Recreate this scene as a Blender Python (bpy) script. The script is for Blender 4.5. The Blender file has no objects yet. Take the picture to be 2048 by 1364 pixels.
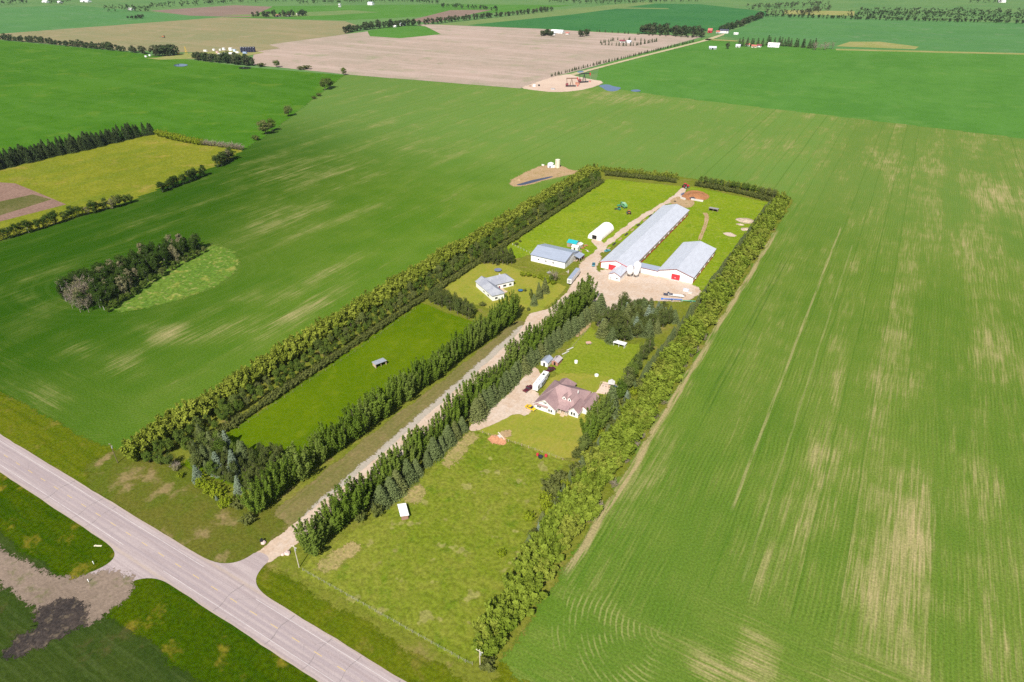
import bpy, bmesh, math, random
import numpy as np
from mathutils import Vector, Matrix, geometry
R = math.radians
rng = np.random.default_rng(7)
random.seed(7)
SC = bpy.context.scene
COL = SC.collection

# ---------------------------------------------------------------- camera, sky, sun, exposure
CAM_H = 170.0
PITCH = math.atan(782 / 1291)          # below the horizon
HEAD = R(30.05)                        # camera heading; world Y runs along the farm drive, X along the highway
cam = bpy.data.cameras.new('Camera'); cam.sensor_width = 36; cam.lens = 1291 / 2048 * 36
cam.clip_start = 1; cam.clip_end = 60000
co = bpy.data.objects.new('Camera', cam); COL.objects.link(co)
co.location = (0, 0, CAM_H); co.rotation_euler = (math.pi / 2 - PITCH, 0, HEAD)
SC.camera = co
SUN_EL, SUN_X, SUN_Y = R(47), math.sin(R(15)), -math.cos(R(15))   # shadows fall up the drive, slightly to its left
sd = Vector((SUN_X * math.cos(SUN_EL), SUN_Y * math.cos(SUN_EL), math.sin(SUN_EL)))
W = bpy.data.worlds.new('World'); SC.world = W; W.use_nodes = True
wn = W.node_tree; wn.nodes.clear()
sky = wn.nodes.new('ShaderNodeTexSky'); sky.sky_type = 'NISHITA'; sky.sun_disc = False
sky.sun_elevation = SUN_EL; sky.sun_rotation = math.atan2(sd.x, sd.y)
bg = wn.nodes.new('ShaderNodeBackground'); bg.inputs['Strength'].default_value = 0.075
wo = wn.nodes.new('ShaderNodeOutputWorld')
wn.links.new(sky.outputs[0], bg.inputs[0]); wn.links.new(bg.outputs[0], wo.inputs[0])
sl = bpy.data.lights.new('sun', 'SUN'); sl.energy = 5.0; sl.angle = R(0.53); sl.color = (1, .95, .87)
so = bpy.data.objects.new('sun', sl); COL.objects.link(so)
so.rotation_euler = sd.to_track_quat('Z', 'Y').to_euler()
so.location = (0, -200, 400)
vs = SC.view_settings
vs.view_transform = 'Standard'; vs.look = 'None'; vs.gamma = 1; vs.exposure = 0.5; vs.use_curve_mapping = False
SC.cycles.use_denoising = False
SC.cycles.max_bounces = 5; SC.cycles.diffuse_bounces = 3; SC.cycles.glossy_bounces = 2
SC.cycles.transmission_bounces = 3; SC.cycles.transparent_max_bounces = 8; SC.cycles.volume_bounces = 0

def U(x, y, z=0.0):
    """ground place (world X, Y) of a point of the 2048 x 1364 photograph at height z"""
    dx, dy = x - 1024, y - 682
    f = 1291.0
    rx, ry, rz = dx, f * math.cos(PITCH) - dy * math.sin(PITCH), -f * math.sin(PITCH) - dy * math.cos(PITCH)
    t = (CAM_H - z) / -rz
    gx, gy = rx * t, ry * t
    return (gx * math.cos(HEAD) - gy * math.sin(HEAD), gx * math.sin(HEAD) + gy * math.cos(HEAD))

# ---------------------------------------------------------------- materials
class Mat:
    def __init__(s, name):
        s.m = bpy.data.materials.new(name); s.m.use_nodes = True
        s.t = s.m.node_tree; s.t.nodes.clear()
        s.out = s.t.nodes.new('ShaderNodeOutputMaterial')
        s._pos = None
    def n(s, typ, **kw):
        nd = s.t.nodes.new(typ)
        for k, v in kw.items(): setattr(nd, k, v)
        return nd
    def put(s, sock, v):
        if v is None: return
        if isinstance(v, bpy.types.NodeSocket): s.t.links.new(v, sock)
        elif isinstance(v, (tuple, list)) and sock.type == 'RGBA' and len(v) == 3: sock.default_value = (*v, 1)
        else: sock.default_value = v
    def pos(s):
        if s._pos is None: s._pos = s.n('ShaderNodeNewGeometry').outputs['Position']
        return s._pos
    def objco(s): return s.n('ShaderNodeTexCoord').outputs['Object']
    def vmul(s, v, k):
        nd = s.n('ShaderNodeVectorMath', operation='MULTIPLY'); s.put(nd.inputs[0], v); nd.inputs[1].default_value = k; return nd.outputs[0]
    def vadd(s, v, k):
        nd = s.n('ShaderNodeVectorMath', operation='ADD'); s.put(nd.inputs[0], v); s.put(nd.inputs[1], k); return nd.outputs[0]
    def noise(s, v, scale, detail=2.0, rough=.55, dist=0.0):
        nd = s.n('ShaderNodeTexNoise', noise_dimensions='3D'); s.put(nd.inputs['Vector'], v)
        nd.inputs['Scale'].default_value = scale; nd.inputs['Detail'].default_value = detail
        nd.inputs['Roughness'].default_value = rough; nd.inputs['Distortion'].default_value = dist
        return nd.outputs['Fac']
    def mth(s, op, a, b=None, c=None, clamp=False):
        nd = s.n('ShaderNodeMath', operation=op, use_clamp=clamp); s.put(nd.inputs[0], a); s.put(nd.inputs[1], b)
        if c is not None: s.put(nd.inputs[2], c)
        return nd.outputs[0]
    def mr(s, v, a, b, c=0.0, d=1.0):
        nd = s.n('ShaderNodeMapRange', interpolation_type='SMOOTHSTEP'); s.put(nd.inputs[0], v)
        for i, k in enumerate((a, b, c, d)): nd.inputs[i + 1].default_value = k
        return nd.outputs[0]
    def mix(s, f, a, b, blend='MIX'):
        nd = s.n('ShaderNodeMix', data_type='RGBA', blend_type=blend)
        s.put(nd.inputs[0], f); s.put(nd.inputs[6], a); s.put(nd.inputs[7], b); return nd.outputs[2]
    def attr(s, name):
        nd = s.n('ShaderNodeAttribute', attribute_name=name); return nd.outputs['Fac']
    def orand(s): return s.n('ShaderNodeObjectInfo').outputs['Random']
    def sep(s, v):
        nd = s.n('ShaderNodeSeparateXYZ'); s.put(nd.inputs[0], v); return nd.outputs
    def bump(s, h, dist=.05, strength=.5):
        nd = s.n('ShaderNodeBump'); nd.inputs['Strength'].default_value = strength; nd.inputs['Distance'].default_value = dist
        s.put(nd.inputs['Height'], h); return nd.outputs[0]
    def bsdf(s, col, rough=.8, metal=0.0, spec=.3, normal=None, **kw):
        b = s.n('ShaderNodeBsdfPrincipled'); s.put(b.inputs['Base Color'], col); s.put(b.inputs['Roughness'], rough)
        b.inputs['Metallic'].default_value = metal; b.inputs['Specular IOR Level'].default_value = spec
        if normal is not None: s.put(b.inputs['Normal'], normal)
        for k, v in kw.items(): s.put(b.inputs[k], v)
        s.t.links.new(b.outputs[0], s.out.inputs[0]); return s.m
    def thin(s):
        """where the sheet's edge attribute rises the cover breaks up into tufts and bare spots"""
        src = s.out.inputs[0].links[0].from_socket
        P = s.pos(); k = s.mth('ADD', s.mth('MULTIPLY', s.noise(P, .45, 3, .7), .9), s.mth('MULTIPLY', s.noise(P, 1.9, 2, .6), .5))
        v = s.mth('ADD', s.mth('SUBTRACT', 1.0, s.attr('fade')), s.mth('MULTIPLY', s.mth('SUBTRACT', k, .70), 1.9))
        x = s.n('ShaderNodeMixShader'); t = s.n('ShaderNodeBsdfTransparent'); s.put(x.inputs[0], s.mr(v, .34, .60))
        s.t.links.new(t.outputs[0], x.inputs[1]); s.t.links.new(src, x.inputs[2]); s.t.links.new(x.outputs[0], s.out.inputs[0])
    def matte(s, col, normal=None):
        b = s.n('ShaderNodeBsdfDiffuse'); s.put(b.inputs['Color'], col)
        if normal is not None: s.put(b.inputs['Normal'], normal)
        s.t.links.new(b.outputs[0], s.out.inputs[0]); return s.m
    def gray(s, c, f):       # brightness multiplier
        nd = s.n('ShaderNodeVectorMath', operation='SCALE'); s.put(nd.inputs[0], c); s.put(nd.inputs['Scale'], f); return nd.outputs[0]

TUNE = {'left_crop': (.84, .98, .8), 'green_crop': (.82, 1.06, 1.15), 'lush_pasture': (.93, .83, .5), 'grazed_pasture': (.90, .95, .72), 'lane_verge_grass': (.78, .72, .66), 'mown_lawn': (1.18, 1.03, 1.1), 'gravel': (.95, .97, 1.0),
        'ditch_grass': (.50, .57, .16), 'verge_grass': (.70, .74, .36), 'back_pasture': (1.04, 1.04, .78), 'fallow_soil': (1.15, 1.15, 1.32), 'hay_meadow': (.9, .83, .6), 'tan_stubble': (1.12, 1.02, 1.22), 'dark_green_crop': (1.08, 1.18, 1.35),
        'blue_green_crop': (1.06, 1.22, 1.3), 'south_crop': (.55, .56, .5), 'dry_verge': (.66, .66, .5), 'farm_grass': (.90, .82, 1.0), 'far_land': (1.05, 1.18, 1.25), 'slough_grass': (1.0, .98, .85)}
def ground_mat(name, A, B, C=None, camt=.5, sc=.02, grain=.35, gsc=1.3, streak=None, samt=.5, S=None, rough=.95, spots=None, bump=.15, fade=True):
    """A/B mottled by broad noise, C in patches, S as stretched streaks (streak = scale per axis), grain = fine light and dark"""
    k_ = TUNE.get(name, (1, 1, 1)); tn = lambda v: None if v is None else tuple(x * y for x, y in zip(v, k_))
    A, B, C, S = tn(A), tn(B), tn(C), tn(S)
    if spots is not None: spots = (tn(spots[0]),) + tuple(spots[1:])
    m = Mat(name); P = m.pos()
    a = m.noise(P, sc, 3, .6); b = m.noise(P, sc * 8, 3, .6)
    f = m.mr(m.mth('ADD', m.mth('MULTIPLY', a, .6), m.mth('MULTIPLY', b, .4)), .38, .62)
    c = m.mix(f, A, B)
    if C is not None:
        k = m.noise(m.vadd(P, (311, 97, 0)), sc * 3.1, 4, .65)
        c = m.mix(m.mth('MULTIPLY', m.mr(k, .54, .68), camt), c, C)
    if streak is not None:
        s_ = m.noise(m.vmul(P, (*streak, 1)), 1.0, 3, .6)
        c = m.mix(m.mth('MULTIPLY', m.mr(s_, .47, .66), samt), c, S)
    if spots is not None:
        k = m.noise(m.vadd(P, (17, 797, 0)), spots[1], 2, .5)
        c = m.mix(m.mth('MULTIPLY', m.mr(k, spots[2], spots[2] + .06), spots[3]), c, spots[0])
    g = m.noise(P, gsc, 3, .7)
    c = m.gray(c, m.mr(g, .25, .75, 1 - grain, 1 + grain))
    nb = m.bump(g, bump * 2, .6) if bump else None
    if rough < .9: m.bsdf(c, rough, 0, .15, nb)
    else: m.matte(c, nb)
    if fade: m.thin()
    return m.m

def plain(name, col, rough=.6, metal=0.0, spec=.4, var=.12, sc=.6, dirt=None, damt=.3):
    m = Mat(name); P = m.objco()
    k = m.noise(P, sc, 4, .6)
    c = m.gray(col + (1,) if False else m.mix(0.0, col, col), m.mr(k, .3, .7, 1 - var, 1 + var))
    if dirt is not None:
        d = m.noise(m.vmul(P, (1, 1, .35)), sc * 2.3, 4, .7)
        c = m.mix(m.mth('MULTIPLY', m.mr(d, .5, .72), damt), c, dirt)
    return m.bsdf(c, rough, metal, spec)

def leaf_mat(name, A, B, trans=.28, hue=None, hamt=.0):
    m = Mat(name)
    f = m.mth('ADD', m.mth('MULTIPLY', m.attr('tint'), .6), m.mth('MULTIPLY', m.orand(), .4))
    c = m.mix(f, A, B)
    if hue is not None:
        c = m.mix(m.mth('MULTIPLY', m.mr(m.mth('FRACT', m.mth('MULTIPLY', m.orand(), 7.31)), .6, 1), hamt), c, hue)
    d = m.n('ShaderNodeBsdfDiffuse'); m.put(d.inputs['Color'], c)
    t = m.n('ShaderNodeBsdfTranslucent'); m.put(t.inputs['Color'], m.mix(.35, c, (.55, .6, .05), 'MULTIPLY') if False else c)
    x = m.n('ShaderNodeMixShader'); x.inputs[0].default_value = trans
    m.t.links.new(d.outputs[0], x.inputs[1]); m.t.links.new(t.outputs[0], x.inputs[2]); m.t.links.new(x.outputs[0], m.out.inputs[0])
    return m.m

# ---------------------------------------------------------------- object helpers
def tag(o, label=None, cat=None, group=None, kind=None):
    if label: o['label'] = label
    if cat: o['category'] = cat
    if group: o['group'] = group
    if kind: o['kind'] = kind
    return o

def link(name, me, mat=None, parent=None, loc=None, rz=0):
    o = bpy.data.objects.new(name, me); COL.objects.link(o)
    if mat is not None and me is not None and not me.materials: me.materials.append(mat)
    if parent is not None: o.parent = parent
    if loc is not None: o.location = loc
    if rz: o.rotation_euler = (0, 0, rz)
    return o

def empty(name, loc, rz=0, label=None, cat=None, group=None):
    o = bpy.data.objects.new(name, None); COL.objects.link(o); o.location = loc; o.rotation_euler = (0, 0, rz)
    o.empty_display_size = .5
    return tag(o, label, cat, group)

def mesh_np(name, V, F, attrs=None, smooth=False):
    """V (n,3), F (m,k) with k = 3 or 4"""
    V = np.asarray(V, np.float32); F = np.asarray(F, np.int32); k = F.shape[1]
    me = bpy.data.meshes.new(name)
    me.vertices.add(len(V)); me.vertices.foreach_set('co', V.ravel())
    me.loops.add(F.size); me.loops.foreach_set('vertex_index', F.ravel())
    me.polygons.add(len(F)); me.polygons.foreach_set('loop_start', np.arange(0, F.size, k, dtype=np.int32))
    me.polygons.foreach_set('loop_total', np.full(len(F), k, np.int32))
    if attrs:
        for an, av in attrs.items():
            at = me.attributes.new(an, 'FLOAT', 'POINT'); at.data.foreach_set('value', np.asarray(av, np.float32).ravel())
    if smooth: me.polygons.foreach_set('use_smooth', np.ones(len(F), bool))
    me.update(calc_edges=True)
    return me

class MB:
    """collects boxes, prisms, tubes and lathes into one mesh"""
    def __init__(s): s.v = []; s.f = []
    def add(s, vs_, fs):
        o = len(s.v); s.v += [tuple(p) for p in vs_]; s.f += [tuple(i + o for i in f) for f in fs]; return s
    def box(s, x0, x1, y0, y1, z0, z1):
        return s.add([(x0, y0, z0), (x1, y0, z0), (x1, y1, z0), (x0, y1, z0), (x0, y0, z1), (x1, y0, z1), (x1, y1, z1), (x0, y1, z1)],
                     [(3, 2, 1, 0), (4, 5, 6, 7), (0, 1, 5, 4), (1, 2, 6, 5), (2, 3, 7, 6), (3, 0, 4, 7)])
    def cbox(s, c, d, rz=0, taper=1.0):
        x, y, z = d[0] / 2, d[1] / 2, d[2] / 2
        pts = [(-x, -y, -z), (x, -y, -z), (x, y, -z), (-x, y, -z), (-x * taper, -y * taper, z), (x * taper, -y * taper, z), (x * taper, y * taper, z), (-x * taper, y * taper, z)]
        cs, sn = math.cos(rz), math.sin(rz)
        return s.add([(c[0] + p[0] * cs - p[1] * sn, c[1] + p[0] * sn + p[1] * cs, c[2] + p[2]) for p in pts],
                     [(3, 2, 1, 0), (4, 5, 6, 7), (0, 1, 5, 4), (1, 2, 6, 5), (2, 3, 7, 6), (3, 0, 4, 7)])
    def prism(s, prof, a0, a1, axis='y'):
        """profile [(u,z)] extruded along axis from a0 to a1"""
        n = len(prof)
        if axis == 'y': A = [(u, a0, z) for u, z in prof]; B = [(u, a1, z) for u, z in prof]
        elif axis == 'x': A = [(a0, u, z) for u, z in prof]; B = [(a1, u, z) for u, z in prof]
        else: A = [(u, z, a0) for u, z in prof]; B = [(u, z, a1) for u, z in prof]
        fs = [tuple(range(n - 1, -1, -1)), tuple(range(n, 2 * n))] + [(i, (i + 1) % n, n + (i + 1) % n, n + i) for i in range(n)]
        return s.add(A + B, fs)
    def tube(s, p, q, r0, r1=None, n=6):
        r1 = r0 if r1 is None else r1
        p, q = Vector(p), Vector(q); d = (q - p)
        if d.length < 1e-6: return s
        d.normalize(); a = d.orthogonal().normalized(); b = d.cross(a)
        vs_ = [p + (a * math.cos(2 * math.pi * i / n) + b * math.sin(2 * math.pi * i / n)) * r0 for i in range(n)] + \
              [q + (a * math.cos(2 * math.pi * i / n) + b * math.sin(2 * math.pi * i / n)) * r1 for i in range(n)]
        return s.add(vs_, [tuple(range(n - 1, -1, -1)), tuple(range(n, 2 * n))] + [(i, (i + 1) % n, n + (i + 1) % n, n + i) for i in range(n)])
    def lathe(s, prof, c=(0, 0, 0), n=16):
        vs_ = []; fs = []
        for r, z in prof:
            for i in range(n):
                t = 2 * math.pi * i / n; vs_.append((c[0] + r * math.cos(t), c[1] + r * math.sin(t), c[2] + z))
        for k in range(len(prof) - 1):
            for i in range(n):
                j = (i + 1) % n; fs.append((k * n + i, k * n + j, (k + 1) * n + j, (k + 1) * n + i))
        fs.append(tuple(range(n - 1, -1, -1))); fs.append(tuple(range((len(prof) - 1) * n, len(prof) * n)))
        return s.add(vs_, fs)
    def wheel(s, c, r, w, axis='y', n=12):
        d = Vector((0, w / 2, 0)) if axis == 'y' else Vector((w / 2, 0, 0))
        return s.tube(Vector(c) - d, Vector(c) + d, r, r, n)
    def mesh(s, name):
        me = bpy.data.meshes.new(name); me.from_pydata(s.v, [], s.f)
        bm = bmesh.new(); bm.from_mesh(me); bmesh.ops.recalc_face_normals(bm, faces=bm.faces); bm.to_mesh(me); bm.free()
        return me
    def build(s, name, mat, parent=None, smooth=False, label=None):
        me = s.mesh(name); o = link(name, me, mat, parent)
        if smooth:
            for p in me.polygons: p.use_smooth = True
        if label: o['label'] = label
        return o

def copy_tree(o, parent=None):
    c = o.copy(); COL.objects.link(c)
    c.parent = parent
    for ch in list(o.children): copy_tree(ch, c)
    return c

_one = 'first second third fourth fifth sixth seventh eighth ninth tenth eleventh twelfth thirteenth fourteenth fifteenth sixteenth seventeenth eighteenth nineteenth'.split()
_ten = {2: 'twent', 3: 'thirt', 4: 'fort', 5: 'fift', 6: 'sixt', 7: 'sevent', 8: 'eight', 9: 'ninet'}
def ordinal(n):
    if n < 20: return _one[n - 1]
    t, u = divmod(n, 10)
    if t > 9: return 'hundredth'
    return _ten[t] + 'ieth' if u == 0 else _ten[t] + 'y-' + _one[u - 1]

# ---------------------------------------------------------------- sheets of ground
def smooth_poly(pts, step=3.0, jit=.25, closed=True, rngl=None):
    """subdivide a world polygon and roughen its edge"""
    out = []; n = len(pts)
    for i in range(n):
        a = np.array(pts[i], float); b = np.array(pts[(i + 1) % n], float); L = np.hypot(*(b - a)); k = max(1, int(min(L / step, 400)))
        d = (b - a) / max(L, 1e-6); nn = np.array([-d[1], d[0]])
        for j in range(k):
            p = a + (b - a) * j / k
            if j and jit:
                p = p + nn * jit * (math.sin(p[0] * .71 + p[1] * .53) * .5 + math.sin(p[0] * .23 - p[1] * .31) * .8 + random.uniform(-.5, .5))
            out.append((p[0], p[1]))
    return out

def chaikin(pts, it=2):
    for _ in range(it):
        q = []
        for i in range(len(pts)):
            a = np.array(pts[i]); b = np.array(pts[(i + 1) % len(pts)])
            q += [tuple(a * .75 + b * .25), tuple(a * .25 + b * .75)]
        pts = q
    return pts

def sheet(name, pts, z, mat, step=3.0, jit=.25, kind='structure', px=False, soft=0, parent=None, edge=0.0):
    """flat piece of ground; edge = metres over which its cover thins out beyond and inside the outline"""
    if px: pts = [U(*p) for p in pts]
    if soft: pts = chaikin(pts, soft)
    pts = smooth_poly(pts, step, jit)
    if sum(x0 * y1 - x1 * y0 for (x0, y0), (x1, y1) in zip(pts, pts[1:] + pts[:1])) < 0: pts = pts[::-1]
    if edge:
        A_ = np.array(pts); t_ = np.roll(A_, -2, 0) - np.roll(A_, 2, 0); t_ /= np.maximum(np.linalg.norm(t_, axis=1, keepdims=True), 1e-6)
        N_ = np.stack([t_[:, 1], -t_[:, 0]], 1); O_ = A_ + N_ * edge * .6; O_ += N_ * edge * .2
    tris = geometry.tessellate_polygon([[Vector((x, y, 0)) for x, y in pts]])
    V = [(x, y, z) for x, y in pts]; F = [tuple(t) for t in tris]; n = len(pts); fade = [0.0] * n
    if edge:
        V += [(x, y, z - .0035) for x, y in O_]; fade += [1.0] * n
        F += [(i, n + i, n + (i + 1) % n, (i + 1) % n) for i in range(n)]
    me = bpy.data.meshes.new(name); me.from_pydata(V, [], F); me.update()
    at = me.attributes.new('fade', 'FLOAT', 'POINT'); at.data.foreach_set('value', np.array(fade, np.float32))
    for pg in me.polygons:
        if pg.normal.z < 0: pg.flip()
    me.update()
    o = link(name, me, mat, parent)
    if parent is None: tag(o, kind=kind)
    return o
# ---------------------------------------------------------------- the ground: base sheet and far fields
G = {}
G['base'] = ground_mat('far_land', (.078, .145, .042), (.105, .165, .048), (.13, .15, .06), .5, .004, .15, .2, streak=(.004, .0006), samt=.35, S=(.10, .16, .05), bump=0)
G['mid'] = ground_mat('green_crop', (.072, .150, .020), (.088, .170, .024), (.13, .19, .035), .45, .006, .12, .5, streak=(.02, .002), samt=.3, S=(.105, .185, .034), bump=0)
G['dark'] = ground_mat('dark_green_crop', (.030, .105, .026), (.038, .120, .028), (.05, .13, .03), .4, .004, .08, .3, streak=(.012, .001), samt=.3, S=(.045, .13, .032), bump=0)
G['teal'] = ground_mat('blue_green_crop', (.060, .135, .036), (.072, .150, .040), (.12, .16, .07), .55, .006, .10, .3, streak=(.003, .02), samt=.3, S=(.075, .15, .055), bump=0)
G['left'] = ground_mat('left_crop', (.050, .126, .009), (.068, .150, .013), (.13, .18, .025), .5, .008, .12, .6, streak=(.004, .03), samt=.4, S=(.085, .17, .025), bump=.05)
G['hay'] = ground_mat('hay_meadow', (.150, .190, .020), (.200, .225, .030), (.28, .24, .07), .7, .010, .25, .5, streak=(.05, .012), samt=.35, S=(.10, .17, .02), bump=.2)
G['tan'] = ground_mat('tan_stubble', (.200, .190, .080), (.170, .185, .075), (.26, .22, .11), .6, .006, .10, .3, streak=(.002, .03), samt=.5, S=(.24, .21, .10), bump=0)
G['fallow'] = ground_mat('fallow_soil', (.310, .235, .165), (.260, .210, .140), (.190, .195, .095), .6, .006, .14, .4, streak=(.0045, .04), samt=.55, S=(.37, .285, .21), bump=.1)
G['brown'] = ground_mat('brown_soil', (.190, .135, .105), (.215, .150, .115), None, 0, .01, .10, .4, streak=(.004, .05), samt=.4, S=(.16, .12, .09), bump=0)
G['light'] = ground_mat('light_green_field', (.145, .200, .065), (.120, .185, .060), (.2, .21, .09), .5, .008, .12, .4, bump=0)
G['tilled'] = ground_mat('tilled_garden', (.200, .125, .095), (.235, .150, .115), None, 0, .05, .22, .8, streak=(.8, .05), samt=.4, S=(.15, .095, .07), bump=.1)
G['weedy'] = ground_mat('weedy_plot', (.085, .090, .025), (.12, .11, .04), (.17, .12, .07), .5, .05, .2, .8)
G['dryg'] = ground_mat('pale_grass', (.26, .24, .09), (.20, .22, .06), (.3, .26, .13), .6, .02, .2, .5, bump=.05)

tag(link('ground', mesh_np('ground', [(-15000, -9000, -.6), (15000, -9000, -.6), (15000, 19000, -.6), (-15000, 19000, -.6)], [(0, 1, 2, 3)]), G['base']), kind='structure')
FZ = [-.55]
def field(name, pts, mat, **kw):
    FZ[0] += .012
    return sheet(name, pts, FZ[0], G[mat], step=40, jit=1.0, px=True, **kw)
field('field', [(-900, -20), (-300, 22), (0, 15), (150, 10), (300, 24), (444, 34), (0, 67), (-500, 110), (-1200, 140)], 'teal')
field('field', [(444, 34), (690, 40), (1000, 25), (1150, 10), (900, 8), (545, 12), (480, 34)], 'mid')
field('field', [(-700, 125), (0, 67), (444, 34), (690, 42), (720, 52), (690, 68), (515, 92), (370, 100), (250, 101), (0, 78), (-700, 20 + 100)], 'tan')
field('field', [(300, 21), (470, 10), (545, 13), (500, 34), (380, 31)], 'brown')
field('field', [(820, 40), (900, 20), (985, 19), (860, 46)], 'brown')
field('field', [(862, 50), (1000, 34), (1110, 20), (1290, 3), (1310, 6), (1150, 28), (935, 50)], 'light')
field('field', [(935, 50), (1150, 28), (1310, 7), (1400, 8), (1528, 15), (1535, 30), (1440, 60), (1290, 66), (1180, 62)], 'dark')
field('field', [(500, 128), (515, 92), (690, 68), (850, 48), (1080, 57), (1180, 63), (1280, 68), (1410, 72), (1100, 155), (1040, 176), (690, 148)], 'fallow')
field('field', [(1535, 31), (2048, 46), (2700, 60), (2700, 135), (2048, 106), (1668, 97), (1440, 72)], 'teal')
field('field', [(1400, 8), (2048, -5), (2600, -10), (2600, 40), (2048, 42), (1560, 26)], 'base')
field('field', [(1570, 20), (1710, 22), (1708, 31), (1568, 28)], 'dryg')
field('field', [(735, 62), (800, 48), (850, 52), (882, 68), (800, 76), (740, 72)], 'mid')
field('field', [(1225, 14), (1335, 16), (1340, 18), (1230, 17)], 'light')
field('field', [(440, 30), (520, 28), (700, 20), (760, 24), (660, 30), (560, 34)], 'light')
field('field', [(1405, 78), (1668, 97), (2048, 106), (2900, 150), (2900, 400), (2048, 277), (1330, 192), (1190, 172), (1200, 130)], 'mid')
field('field', [(1672, 92), (1700, 83), (1760, 83), (1838, 93), (1830, 98)], 'dryg')
field('field', [(1672, 97), (2048, 106), (2500, 122), (2500, 126), (2048, 109), (1672, 100)], 'dryg')
field('field', [(-900, 55), (0, 80), (250, 103), (420, 124), (500, 134), (690, 150), (612, 221), (560, 262), (500, 304), (400, 305), (310, 268), (150, 300), (0, 334), (-500, 430), (-1500, 330)], 'left')
field('field', [(-700, 470), (-200, 350), (0, 330), (150, 300), (310, 265), (494, 302), (455, 332), (276, 404), (0, 490), (-300, 590)], 'hay')
field('garden_plot', [(-240, 375), (0, 364), (30, 366), (60, 378), (132, 408), (0, 442), (-300, 520)], 'tilled')
field('garden_plot', [(-200, 440), (0, 402), (65, 388), (103, 398), (0, 430), (-260, 492)], 'weedy')
field('field', [(250, 84), (330, 76), (420, 78), (520, 84), (560, 96), (500, 104), (330, 104)], 'tan')
field('well_pad', [(290, 116), (312, 115), (345, 110), (385, 105), (440, 102), (500, 100), (528, 105), (480, 114), (430, 118), (380, 117), (322, 119)], 'dryg')

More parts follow.
